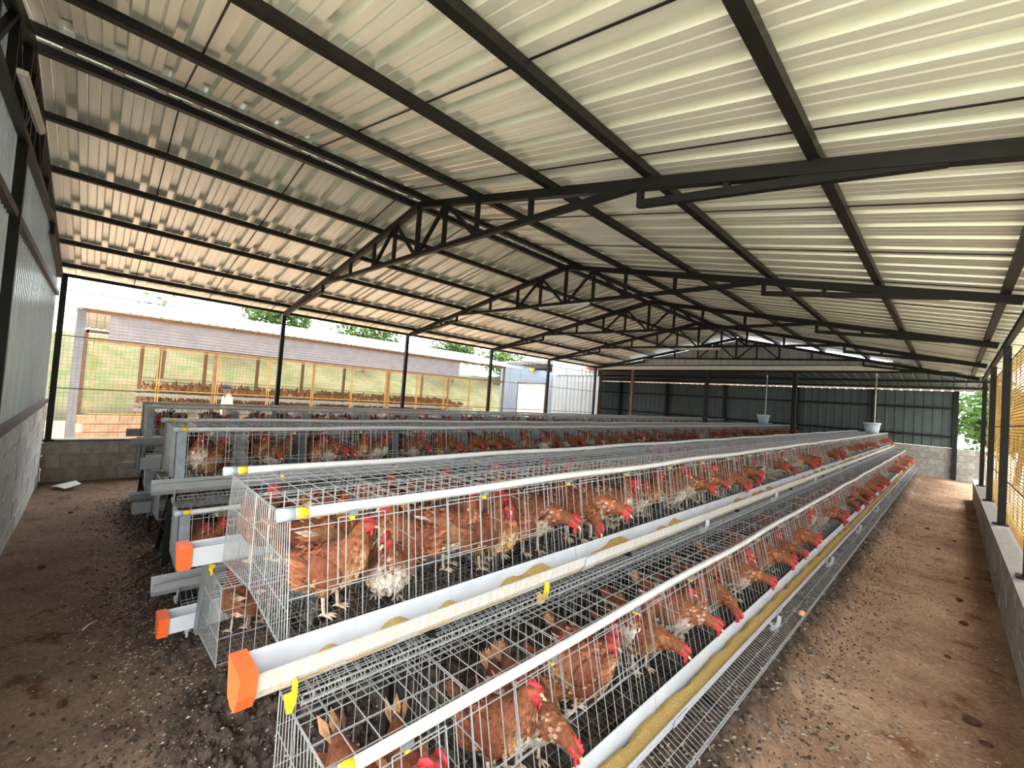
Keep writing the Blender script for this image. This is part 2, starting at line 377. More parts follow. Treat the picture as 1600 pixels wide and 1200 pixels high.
# ------------------------------------------------------------------ roof
def corr_sheet(width, length, ribs, h, rb, rt, t=.0012, minor=True, seam=False):
    """sheet in local coords: x along width, y along length; ribs run along y, raised in +z"""
    prof = [(0, .034), (.013, .034), (.013, 0)] if seam else [(0, 0)]; p = width/ribs
    for i in range(ribs):
        c = (i+.5)*p
        if minor:
            for mx in (-.32, -.22):
                pass
        prof += [(c-rb/2, 0), (c-rt/2, h), (c+rt/2, h), (c+rb/2, 0)]
        if minor and i < ribs-1:
            for q in (.36, .64): prof += [(c+q*p-.008, 0), (c+q*p, h*.14), (c+q*p+.008, 0)]
    prof.append((width+(.001 if seam else 0), 0))
    if seam: prof += [(width+.001, .038), (width+.018, .039)]
    n = len(prof); b = MB()
    vs = [(x, 0, z) for x, z in prof]+[(x, length, z) for x, z in prof]+[(x, 0, z+t) for x, z in prof]+[(x, length, z+t) for x, z in prof]
    fs = []
    for i in range(n-1):
        fs.append((i+1, i, n+i, n+i+1)); fs.append((2*n+i, 2*n+i+1, 3*n+i+1, 3*n+i))
        fs.append((i, i+1, 2*n+i+1, 2*n+i)); fs.append((n+i+1, n+i, 3*n+i, 3*n+i+1))
    b.add(vs, fs); return b
ceil = empty('ceiling', (0, 6.5, ZR)); tag(ceil, 'gabled roof of ribbed metal sheets seen from below', kind='structure')
RY0, RY1, SW = -.72, 13.98, 1.05
OFFS = .055   # sheets sit above the purlins
for side in (-1, 1):
    W, ZE = (WL, ZEL) if side < 0 else (WR, ZER)
    ang = math.atan2(ZR-ZE, W); x_start = .10; x_end = W+.38
    Ls = (x_end-x_start)/math.cos(ang)
    me = corr_sheet(SW+.03, Ls, 4, .050, .078, .052).mesh('roof_sheet', M['roof'])
    ns = int(math.ceil((RY1-RY0)/SW))
    for i in range(ns):
        y = RY0+i*SW
        o = link('roof_sheet', me, ceil)
        # local x -> world y ; local y -> down slope
        dn = Vector((side*math.cos(ang), 0, -math.sin(ang))); lx = Vector((0, 1, 0)); nz = Vector((side*math.sin(ang), 0, math.cos(ang)))
        if i == 0: lap_shadow_me = MB().box(-.0055, .0055, 0, Ls, -.006, .0).mesh('lap_shadow_strip', M['steel'])  # added black strip, stands in for the gap shadow along each sheet lap
        org = Vector((side*x_start, y, slope_z(side*x_start)+OFFS/math.cos(ang)))
        if side > 0:  # keep right handed: x=-y world
            lx = Vector((0, -1, 0)); org.y = y+SW+.03
        Mx = Matrix(((lx.x, dn.x, nz.x, org.x), (lx.y, dn.y, nz.y, org.y), (lx.z, dn.z, nz.z, org.z+random.uniform(0, .0004)), (0, 0, 0, 1)))
        if i % 2: Mx = Matrix.Translation(nz*.0026) @ Mx
        o.matrix_parent_inverse = Matrix.Translation((0, -6.5, -ZR)); o.matrix_basis = Mx
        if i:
            q = link('lap_shadow_strip', lap_shadow_me, ceil); q.matrix_parent_inverse = Matrix.Translation((0, -6.5, -ZR)); M2 = Mx.copy(); sp = Vector((side*x_start, y+.015, slope_z(side*x_start)+OFFS/math.cos(ang))); M2.translation = sp; q.matrix_basis = M2
b = MB()
for side in (-1, 1):
    W, ZE = (WL, ZEL) if side < 0 else (WR, ZER)
    for k in range(2):
        pass
prof = [(-.30, slope_z(-.30)+.10), (0, ZR+.135), (.30, slope_z(.30)+.10), (.30, slope_z(.30)+.103), (0, ZR+.139), (-.30, slope_z(-.30)+.103)]
b.extrude_profile(prof, RY0, RY1, caps=True)
rc = b.build('ridge_cap', M['roof']); rc.parent = ceil; rc.matrix_parent_inverse = Matrix.Translation((0, -6.5, -ZR))
# purlins
PL = [-.13, -.95, -1.85, -2.75, -3.72, -4.62]; PR = [.13, 1.05, 2.105, 3.037, 3.995, 4.83]
for side, xs in (('left', PL), ('right', PR)):
    for i, x in enumerate(xs):
        b = MB(); z = slope_z(x)+.012
        b.beam((x, RY0+.05, z), (x, RY1-.05, z), .055 if i else .06, .06)
        o = b.build('purlin', M['steel']); nm = 'ridge' if i == 0 else ordw(i)
        tag(o, f'black steel roof purlin, {"nearest the ridge" if i == 0 else ordw(i)+" below the ridge"} on the {side} slope', 'purlin', 'roof purlins')
# trusses
def truss(y, idx):
    root = empty('roof_truss', (0, y, ZER)); lab = ['black steel gable truss above the translucent end wall', 'nearest freestanding black steel roof truss, crossing the upper right', 'second black steel roof truss counting away from the camera', 'third black steel roof truss counting away from the camera', 'fourth black steel roof truss, small in the distance', 'farthest black steel truss against the far gable panel'][idx]
    tag(root, lab, 'truss', 'roof trusses')
    def part(name, p, q, w=.05, h=.06, m='steel'):
        b = MB().beam((p[0], 0, p[1]-ZER), (q[0], 0, q[1]-ZER), w, h, up=(0, 1, 0) if False else (0, 0, 1)); b.build(name, M[m], root)
    dz = -.055
    lm = 'rust' if idx <= 1 else 'steel'
    part('top_chord', (-WL, ZEL+dz), (0, ZR+dz), .06, .075, lm); part('top_chord', (WR, ZER+dz), (0, ZR+dz), .06, .075)
    cl, cr = -3.0, 3.0; zc = 3.50; zcr = slope_z(3.0)+dz
    part('tie_beam', (cl, slope_z(cl)+dz), (cr, zcr), .05, .05)
    def ztie(x): return slope_z(cl)+dz+(zcr-slope_z(cl)-dz)*(x-cl)/(cr-cl)
    for x in (-1.89, -1.13, -.56, .56, 1.13, 1.89): part('web_post', (x, ztie(x)), (x, slope_z(x)+dz), .04, .04)
    part('king_post', (0, ztie(0)), (0, ZR+dz), .045, .045)
    for s in (-1, 1):
        part('web_diagonal', (s*1.13, ztie(s*1.13)), (s*.56, slope_z(s*.56)+dz), .035, .035)
        part('web_diagonal', (s*.56, slope_z(s*.56)+dz), (s*.03, ztie(0)), .035, .035)
        xd = s*2.97; zt = slope_z(xd)+dz; xe = -4.85 if s < 0 else 4.5
        part('hanger', (xd, zt), (xd, zt-.16), .04, .04)
        part('haunch_bar', (xd, zt-.14), (xe, slope_z(xe)+dz-.02), .045, .05, lm if s < 0 else 'steel')
        xm = s*3.55; f = (xm-xd)/(xe-xd); part('hanger', (xm, slope_z(xm)+dz), (xm, zt-.14+f*(slope_z(xe)+dz-.02-zt+.14)), .035, .035)
for i, y in enumerate(TY): truss(y, i)
# posts
for i, y in enumerate(TY):
    for side in (-1, 1):
        if side > 0 and i == 0: continue
        x = (-WL-.03) if side < 0 else WR+.08
        z1 = (ZEL if side < 0 else ZER)-.06
        root = empty('steel_post', (x, y+(.05 if i == 0 else 0), HW)); tag(root, f'black steel roof post, {"corner one at the gable" if i == 0 else ordw(i)+" one"} along the {"left" if side < 0 else "right"} side' if i == 0 else f'{ordw(i-1)} black steel roof post from the near end, {"left" if side < 0 else "right"} side', 'post', 'side posts')
        MB().box(-.035, .035, -.035, .035, 0, z1-HW).build('shaft', M['steel'], root)
        MB().box(-.07, .07, -.07, .07, .0, .03).build('base_plate', M['steel'], root)
# eave rails and stay wires on the left
b = MB()
b.beam((-WL-.02, -.5, ZEL-.03), (-WL-.02, 13.8, ZEL-.03), .04, .05); tag(b.build('eave_beam', M['steel']), 'black steel eave beam along the left opening', 'beam')
b = MB(); b.beam((WR+.06, -.5, ZER-.06), (WR+.06, 13.8, ZER-.06), .05, .06); tag(b.build('eave_beam', M['steel']), 'black steel eave beam along the right side', 'beam')
def wire_fence(name, x, y0, y1, z0, z1, py, pz, r, m, label, cat='fence', stays=()):
    root = empty(name, (x, y0, z0)); tag(root, label, cat)
    b = MB(); n = int((y1-y0)/py)
    for i in range(n+1): b.wire((0, i*py, 0), (0, i*py, z1-z0), r, n=3)
    k = int((z1-z0)/pz)
    for i in range(k+1): b.wire((0, 0, i*pz), (0, y1-y0, i*pz), r, n=3)
    b.build('wire_mesh', m, root)
    for z in stays: MB().wire((.01, 0, z-z0), (.01, y1-y0, z-z0), .007, n=6).build('stay_wire', M['steel'], root)
    return root
wire_fence('wire_fence', -WL-.08, -.5, 13.6, .655, 2.55, .055, .055, .0014, M['netwire'], 'welded wire fence filling the open left side of the shed', stays=(2.955, 2.25, 1.44))

# near gable wall sheets
wf = empty('wall_gable', (0, -.56, HG)); tag(wf, 'near gable wall of milky translucent ribbed sheets', kind='structure')
pw = .82; 
for (za, zb_) in ((HG+.02, 2.86), (2.88, None)):
    i = 0; x = 2.2
    while x > -WL-.1:
        x0 = x-pw
        zt = zb_ if zb_ else min(slope_z(x0), slope_z(min(x, 9)))+.02
        zt1 = zb_ if zb_ else slope_z(x)+.02
        zt0 = zb_ if zb_ else slope_z(x0)+.02
        b = MB(); prof = []; nr = 7; p = pw/nr
        for k in range(nr): prof += [(k*p, 0), (k*p+p*.55, 0), (k*p+p*.66, .032), (k*p+p*.88, .032)]
        prof.append((pw+.01, 0)); n = len(prof)
        top = lambda u: zt0+(zt1-zt0)*u/pw
        vs_ = [(x0+u, v, za-HG) for u, v in prof]+[(x0+u, v, top(u)-HG) for u, v in prof]
        vs_ += [(a, c-.002, d) for a, c, d in vs_]
        fs_ = []
        for k in range(n-1): fs_ += [(k, k+1, n+k+1, n+k), (2*n+k+1, 2*n+k, 3*n+k, 3*n+k+1)]
        b.add(vs_, fs_); b.build('translucent_sheet', M['clear'], wf)
        x -= pw; i += 1
for z, m in ((1.24, 'rust'), (2.87, 'rust')):
    b = MB().box(-WL-.05, 2.2, -.54, -.49, z-.03, z+.03); tag(b.build('girt', M[m]), f'{"lower" if z < 2 else "upper"} brown steel rail fixed across the near gable sheets', 'girt')
for i, x in enumerate((-.29, 2.2)):
    b = MB().box(x-.026, x+.026, -.54, -.48, 0, slope_z(x)-.1); tag(b.build('gable_post', M['steel']), ['black steel post standing mid gable at far left', 'black steel post beside the near gable doorway'][i], 'post')
def tube_light(p, q, label):
    root = empty('tube_light', p); tag(root, label, 'light'); p, q = Vector(p), Vector(q); d = q-p
    MB().beam((0, 0, 0), d, .045, .03).build('batten', M['white'], root)
    n = d.normalized()
    MB().tube([n*.02+Vector((0, 0, -.024)), d-n*.02+Vector((0, 0, -.024))], .012, 10).build('tube', M['pvc'], root, True)
tube_light((.85, -.42, 3.42), (-.18, -.42, 3.50), 'slanting white tube light hung on the near gable truss, top left')
tube_light((-.57, 5.483, 3.40), (.50, 5.483, 3.37), 'white tube light under the second truss tie beam')
tube_light((-.5, 10.877, 3.38), (.55, 10.877, 3.36), 'white tube light under the fourth truss tie beam')

# right side net
b = MB()
root = empty('plastic_net', (WR+.14, 2.7, .64)); tag(root, 'yellow woven plastic net curtain hung between the right side posts', 'net')
def netbay(y0, y1):
    b = MB(); z1 = 2.12
    ny = int((y1-y0)/.05)
    for i in range(ny+1):
        y = y0-2.7+i*(y1-y0)/ny; o = .012*math.sin(i*.7)
        for k in range(4): b.beam((o*math.sin(k*1.2), y, k*z1/4), (o*math.sin((k+1)*1.2), y, (k+1)*z1/4), .004, .008, up=(0, 1, 0))
    nz = int(z1/.036)
    for k in range(nz+1):
        z = k*z1/nz
        b.beam((.006*math.sin(k*.9), y0-2.7, z), (.006*math.cos(k*.9), y1-2.7, z), .004, .011)
    b.build('net_panel', M['net'], root)
for i in range(1, 5):
    y0 = TY[i]+.05; netbay(y0, TY[i+1]-.05)
for z in (1.1, 2.25):
    pass
b = MB()
for z in (.55, 1.25, 2.1): b.wire((-.02, -3.2, z), (-.02, 10.9, z), .006, n=5)
b.build('stay_wire', M['steel'], root)

# ------------------------------------------------------------------ far end
fg = empty('wall_far_gable', (0, 13.75, ZER)); tag(fg, 'ribbed grey gable panel closing the far roof end', kind='structure')
x = -WL
while x < WR:
    x1 = min(x+.92, WR); b = MB(); nr = 4; p = (x1-x)/nr
    prof = []
    for k in range(nr): prof += [(x+k*p, 0), (x+k*p+p*.7, 0), (x+k*p+p*.78, .02), (x+k*p+p*.92, .02)]
    prof.append((x1, 0)); n = len(prof); z0 = 3.26
    vs_ = [(u, v, z0-ZER) for u, v in prof]+[(u, v, max(z0+.01, slope_z(u)-.07)-ZER) for u, v in prof]; vs_ += [(a, c+.002, d) for a, c, d in vs_]
    fs_ = []
    for k in range(n-1): fs_ += [(k, k+1, n+k+1, n+k), (2*n+k+1, 2*n+k, 3*n+k, 3*n+k+1)]
    b.add(vs_, fs_); b.build('gable_sheet', M['sheet'], fg); x += .9
b = MB(); gx0, gx1 = -5.0, 4.63
gp = [(13.62, 3.10), (13.62, 3.21), (13.63, 3.21), (13.63, 3.11), (13.73, 3.11), (13.73, 3.21), (13.74, 3.21), (13.74, 3.10)]
vs_ = [(gx0, y, z) for y, z in gp]+[(gx1, y, z) for y, z in gp]; n = 8
g = empty('rain_gutter', (0, 13.68, 3.1)); tag(g, 'long white rain gutter across the far shed end', 'gutter')
o = MB().add(vs_, [(k, n+k, n+(k+1) % n, (k+1) % n) for k in range(n)]+[tuple(range(8)), tuple(range(15, 7, -1))]).build('channel', M['white'], g); o.matrix_parent_inverse = Matrix.Translation((0, -13.68, -3.1))
o = MB().box(gx0-.42, gx0, 13.61, 13.75, 3.09, 3.22).build('end_cap', mat('red_brown_cap', (.35, .07, .05), .5), g); o.matrix_parent_inverse = Matrix.Translation((0, -13.68, -3.1)); tag(o, 'red-brown end cap')
# lean-to roof beyond
lr = empty('roof_lean_to', (0, 13.7, 3.3)); tag(lr, 'dark low lean-to roof beyond the far shed end', kind='structure')
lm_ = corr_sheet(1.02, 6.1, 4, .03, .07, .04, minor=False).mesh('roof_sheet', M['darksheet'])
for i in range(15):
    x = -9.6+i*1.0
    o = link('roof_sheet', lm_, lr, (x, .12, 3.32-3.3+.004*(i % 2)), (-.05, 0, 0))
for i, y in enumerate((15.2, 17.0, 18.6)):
    tag(MB().box(-9.6, 5.3, y-.03, y+.03, 3.25-.05*(y-13.82), 3.31-.05*(y-13.82)).build('lean_to_purlin', M['steel']), f'{ordw(i)} dark purlin under the lean-to roof from the gutter', 'purlin')
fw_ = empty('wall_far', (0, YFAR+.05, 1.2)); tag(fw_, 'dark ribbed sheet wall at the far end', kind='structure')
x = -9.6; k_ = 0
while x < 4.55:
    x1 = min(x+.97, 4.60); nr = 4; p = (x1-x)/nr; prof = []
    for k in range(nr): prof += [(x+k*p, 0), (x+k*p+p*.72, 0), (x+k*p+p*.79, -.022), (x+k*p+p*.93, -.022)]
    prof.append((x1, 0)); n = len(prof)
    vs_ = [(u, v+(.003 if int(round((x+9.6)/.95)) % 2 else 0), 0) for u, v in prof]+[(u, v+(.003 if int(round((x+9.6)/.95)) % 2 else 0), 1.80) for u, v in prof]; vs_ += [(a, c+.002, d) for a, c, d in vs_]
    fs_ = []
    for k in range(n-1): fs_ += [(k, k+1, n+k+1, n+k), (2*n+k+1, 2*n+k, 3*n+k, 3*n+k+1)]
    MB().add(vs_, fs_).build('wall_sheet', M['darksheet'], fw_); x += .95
for i, z in enumerate((1.55, 2.45)):
    tag(MB().box(-9.6, 4.6, YFAR-.06, YFAR, z-.035, z+.035).build('girt', M['steel']), f'{["lower", "upper"][i]} black girt across the dark far wall', 'girt')
for i, (x, y) in enumerate(((-7.4, YFAR-.08), (-4.9, YFAR-.08), (-2.3, YFAR-.08), (.35, YFAR-.08), (2.6, YFAR-.08), (4.62, YFAR-.08))):
    tag(MB().box(x-.06, x+.06, y-.05, y+.05, 0, 3.0).build('far_post', M['steel']), f'{ordw(i)} black post along the far wall counting from the left', 'post')
for i, (x, m, w_) in enumerate(((-5.02, 'wood', .06), (-3.6, 'wood', .04), (1.45, 'steel', .05), (-.95, 'steel', .05))):
    tag(MB().box(x-w_, x+w_, 13.95, 13.95+2*w_, 0.1, 3.2).build('lean_to_post', M[m]), ['brown timber post at the left end of the gutter', 'slim brown timber prop under the gutter', 'dark steel prop under the middle of the gutter', 'dark steel prop under the gutter left of middle'][i], 'post')
# sheet wall and blue building left of the far end
def sheet_panel(name, x0, x1, y, z0, z1, m, parent, nr=4, d=.02):
    p = (x1-x0)/nr; prof = []
    for k in range(nr): prof += [(x0+k*p, 0), (x0+k*p+p*.7, 0), (x0+k*p+p*.78, -d), (x0+k*p+p*.92, -d)]
    prof.append((x1-.006, 0)); n = len(prof)
    vs_ = [(u, y+v, z0) for u, v in prof]+[(u, y+v, z1) for u, v in prof]; vs_ += [(a, c+.002, e) for a, c, e in vs_]
    fs_ = []
    for k in range(n-1): fs_ += [(k, k+1, n+k+1, n+k), (2*n+k+1, 2*n+k, 3*n+k, 3*n+k+1)]
    return MB().add(vs_, fs_).build(name, m, parent)
r_ = empty('sheet_screen', (-6.1, 13.9, 0)); tag(r_, 'pale ribbed sheet screen beside the far left corner post', 'screen')
for i in range(3):
    o = sheet_panel('screen_sheet', -7.3+i*.78, -6.53+i*.78, 13.9, .0, 2.85, M['clear'], r_); o.matrix_parent_inverse = Matrix.Translation((6.1, -13.9, 0))
r_ = empty('shade_panel', (-6.1, 13.8, 2.8)); tag(r_, 'dark grey ribbed sheet hung above the pale screen', 'panel')
for i in range(3):
    o = sheet_panel('shade_sheet', -7.3+i*.78, -6.53+i*.78, 13.8, 2.86, 3.5, M['sheet'], r_); o.matrix_parent_inverse = Matrix.Translation((6.1, -13.8, -2.8))
bb = empty('blue_shed', (-10.5, 17, 0)); tag(bb, 'pale blue ribbed sheet building beyond the left fence', 'building')
def bpart(o): o.matrix_parent_inverse = Matrix.Translation((10.5, -17, 0)); return o
for i in range(8): bpart(sheet_panel('wall_sheet', -14.0+i*.84, -13.17+i*.84, 17, 0, 3.72, M['bluesheet'], bb))
for i in range(4):
    o = sheet_panel('side_sheet', 0, .98, 0, 0, 3.7, M['bluesheet'], bb); o.matrix_parent_inverse = Matrix.Translation((10.5, -17, 0)); o.location = (-14.0, 21-i, 0); o.rotation_euler = (0, 0, -math.pi/2)
dr = bpart(MB().box(-12.4, -10.4, 16.93, 16.97, .5, 2.6).build('door', M['white'], bb)); tag(dr, 'white door panel')
b = MB(); b.box(-12.46, -12.4, 16.91, 16.98, .5, 2.66); b.box(-10.4, -10.34, 16.91, 16.98, .5, 2.66); b.box(-12.46, -10.34, 16.91, 16.98, 2.6, 2.66); bpart(b.build('door_frame', M['wood'], bb))
bpart(MB().add([(-14.3, 16.6, 3.72), (-7.1, 16.6, 3.9), (-7.1, 21.2, 4.1), (-14.3, 21.2, 4.0), (-14.3, 16.6, 3.76), (-7.1, 16.6, 3.94), (-7.1, 21.2, 4.14), (-14.3, 21.2, 4.04)], [(0, 3, 2, 1), (4, 5, 6, 7), (0, 1, 5, 4), (1, 2, 6, 5), (2, 3, 7, 6), (3, 0, 4, 7)]).build('roof', M['roofout'], bb))
lp = empty('wall_lamp', (-11.3, 16.9, 3.42)); tag(lp, 'round yellow lamp fixed high on the pale blue building', 'lamp')
MB().ell((0, -.12, 0), (.17, .1, .17), 12, 8).build('globe', M['yellow'], lp, True); MB().box(-.06, .06, -.06, .09, -.06, .3).build('bracket', M['opppost'], lp)
# ------------------------------------------------------------------ cage rows
WIRE = .0017
def cage_profile(tier):
    # outward offsets from row centre: back, top front, bottom front, tray edge ; heights
    if tier == 'upper': return dict(back=0.0, tf=.39, bf=.455, tray=.60, zf=.955, zb=1.0, zt=1.36, zl=.90, tin=.475, tout=.585)
    return dict(back=.42, tf=.83, bf=.93, tray=1.145, zf=.45, zb=.50, zt=.85, zl=.365, tin=.95, tout=1.07)
MESHC = {}
def cage_meshes(tier, s):
    key = (tier, s)
    if key in MESHC: return MESHC[key]
    p = cage_profile(tier); X = lambda v: s*v
    out = {}
    # front grille
    b = MB(); H = p['zt']-p['zf']; fr = lambda t: X(p['bf']+(p['tf']-p['bf'])*t); zz = lambda t: p['zf']+H*t
    n = 30
    for i in range(n+1):
        y = i*ML/n
        t0 = 0.0; b.wire((fr(t0), y, zz(t0)), (fr(1), y, zz(1)), WIRE if i % 5 else WIRE*1.3)
    for t in (.02, .42, .49, .93, 1.0): b.wire((fr(t), 0, zz(t)), (fr(t), ML, zz(t)), WIRE*1.25)
    out['front_grille'] = b.mesh('front_grille', M['wire'])
    # doors: sliding bar loops
    b = MB()
    for k in range(1):
        y0 = .15; e = s*.008
        b.wire((fr(.45)+e, y0, zz(.45)), (fr(.97)+e, y0, zz(.97)), WIRE*1.3); b.wire((fr(.45)+e, y0+.17, zz(.45)), (fr(.97)+e, y0+.17, zz(.97)), WIRE*1.3)
        b.wire((fr(.97)+e, y0, zz(.97)), (fr(.97)+e, y0+.17, zz(.97)), WIRE*1.3); b.wire((fr(.45)+e, y0-.03, zz(.45)), (fr(.45)+e, y0+.20, zz(.45)), WIRE*1.3)
    out['door_bar'] = b.mesh('door_bar', M['wire'])
    # top
    b = MB(); n = 24
    for i in range(n+1): b.wire((X(p['back']), i*ML/n, p['zt']), (X(p['tf']), i*ML/n, p['zt']), WIRE)
    lw = (0, .08, .16, .24, .32, 1) if tier == 'upper' else (0, .03, .06, .09, .12, .15, .18, .27, .36)
    for q in lw:
        xx = p['tf'] if q == 1 else p['back']+q
        b.wire((X(xx), 0, p['zt']), (X(xx), ML, p['zt']), WIRE)
    if tier == 'lower':
        for i in range(46): b.wire((X(p['back']), i*ML/46, p['zt']), (X(p['back']+.18), i*ML/46, p['zt']), WIRE*.85)
    b.wire((X(p['tf']), 0, p['zt']), (X(p['tf']), ML, p['zt']), WIRE*1.2)
    out['top_grille'] = b.mesh('top_grille', M['wire'])
    # floor + egg tray
    b = MB(); n = 60
    for i in range(n+1):
        y = i*ML/n
        b.wire((X(p['back']), y, p['zb']), (X(p['bf']), y, p['zf']), WIRE*.8, n=3); b.wire((X(p['bf']), y, p['zf']), (X(p['tray']), y, p['zl']), WIRE*.85, 1)
        b.wire((X(p['tray']), y, p['zl']), (X(p['tray']+.006), y, p['zl']+.035), WIRE*.85, 1)
    m_ = int((p['bf']-p['back'])/.055)
    for k in range(m_+1):
        t = k/m_; xx = p['back']+(p['bf']-p['back'])*t; b.wire((X(xx), 0, p['zb']+(p['zf']-p['zb'])*t), (X(xx), ML, p['zb']+(p['zf']-p['zb'])*t), WIRE)
    for t in (.35, .7, .97): xx = p['bf']+(p['tray']-p['bf'])*t; zz_ = p['zf']+(p['zl']-p['zf'])*t; b.wire((X(xx), 0, zz_), (X(xx), ML, zz_), WIRE, 1)
    for dz in (.012, .035): b.wire((X(p['tray']+.005), 0, p['zl']+dz), (X(p['tray']+.005), ML, p['zl']+dz), WIRE*1.4, 1)
    out['floor_grille'] = b.mesh('floor_grille', [M['wiredirty'], M['wire']])
    # back
    b = MB(); n = 36
    for i in range(n+1): b.wire((X(p['back']+.004), i*ML/n, p['zb']), (X(p['back']+.004), i*ML/n, p['zt']), WIRE*.8, n=3)
    for t in (.02, .35, .7, .98): z = p['zb']+(p['zt']-p['zb'])*t; b.wire((X(p['back']+.004), 0, z), (X(p['back']+.004), ML, z), WIRE)
    out['back_grille'] = b.mesh('back_grille', M['wire'])
    # partition (wire), end panel (dense wire), plate
    def part(n, r):
        b = MB()
        for i in range(n+1):
            t = i/n; xt = p['back']+(p['tf']-p['back'])*t; xb = p['back']+(p['bf']-p['back'])*t
            b.wire((X(xb), 0, p['zb']+(p['zf']-p['zb'])*t), (X(xt), 0, p['zt']), r)
        for t in (.02, .33, .66, .98):
            b.wire((X(p['back']), 0, p['zb']+(p['zt']-p['zb'])*t), (X(p['bf']+(p['tf']-p['bf'])*t), 0, p['zf']+(p['zt']-p['zf'])*t), r*1.1)
        return b
    out['partition'] = part(9, WIRE).mesh('partition', M['wire'])
    eb = part(17, WIRE*.9); out['end_panel'] = eb.mesh('end_panel', M['wire'])
    b = MB(); e = .002
    q = [(p['back']+.02, p['zb']+.01), (p['bf']-.02, p['zf']+.01), (p['tf']-.01, p['zt']-.02), (p['back']+.02, p['zt']-.02)]
    b.add([(X(a), -e, c) for a, c in q]+[(X(a), e, c) for a, c in q], [(0, 1, 2, 3), (7, 6, 5, 4)]+[(k, 4+k, 4+(k+1) % 4, (k+1) % 4) for k in range(4)])
    out['partition_plate'] = b.mesh('partition_plate', M['galv'])
    b = MB(); q = [(p['bf']-.075, p['zf']), (p['bf']+.004, p['zf']-.02), (p['tf']+.004, p['zt']+.01), (p['tf']-.07, p['zt']+.01)]
    e = .004; b.add([(X(a), -e, c) for a, c in q]+[(X(a), e, c) for a, c in q], [(0, 1, 2, 3), (7, 6, 5, 4)]+[(k, 4+k, 4+(k+1) % 4, (k+1) % 4) for k in range(4)])
    b.box(*(sorted((X(p['bf']-.005), X(p['bf']+.003)))), 0, .055, p['zf']-.01, p['zf']+.02)
    q2 = [(X(p['bf']+.003), p['zf']), (X(p['tf']+.003), p['zt'])]
    b.add([(q2[0][0], 0, q2[0][1]), (q2[0][0], .055, q2[0][1]), (q2[1][0], .055, q2[1][1]), (q2[1][0], 0, q2[1][1])], [(0, 1, 2, 3)])
    out['corner_plate'] = b.mesh('corner_plate', M['galv'])
    MESHC[key] = out; return out
LINES = []
SIDE = {1: 'right', -1: 'left'}
for ri, (rn, xc) in enumerate(ROWS):
    for tier in ('upper', 'lower'):
        for s in (1, -1):
            LINES.append((ri, rn, xc, tier, s))
def line_name(rn, tier, s): return f'{tier} {SIDE[s]} tier of the {rn} row'
for ri, rn, xc, tier, s in LINES:
    cm = cage_meshes(tier, s); p = cage_profile(tier)
    for k in range(NM):
        y = Y0+k*ML; root = empty('wire_cage', (xc, y, RISE*y), (RISE, 0, 0))
        tag(root, f'galvanised wire hen cage, {ordw(k)} from the near end, {line_name(rn, tier, s)}', 'cage', 'wire hen cages')
        for nm in ('front_grille', 'top_grille', 'floor_grille', 'back_grille'): link(nm, cm[nm], root)
        for c in range(4): link('door_bar', cm['door_bar'], root, (0, c*.45, 0))
        for c in range(4):
            if c == 0 and k == 0:
                link('end_panel', cm['end_panel'], root)
                if ri > 0 or (tier == 'lower' and s < 0): link('corner_plate', cm['corner_plate'], root, (0, -.006, 0))
            elif ri == 0 or c % 2: link('partition', cm['partition'], root, (0, c*.45, 0))
            else: link('partition_plate', cm['partition_plate'], root, (0, c*.45, 0))
        if k == NM-1: link('end_panel', cm['end_panel'], root, (0, ML, 0))
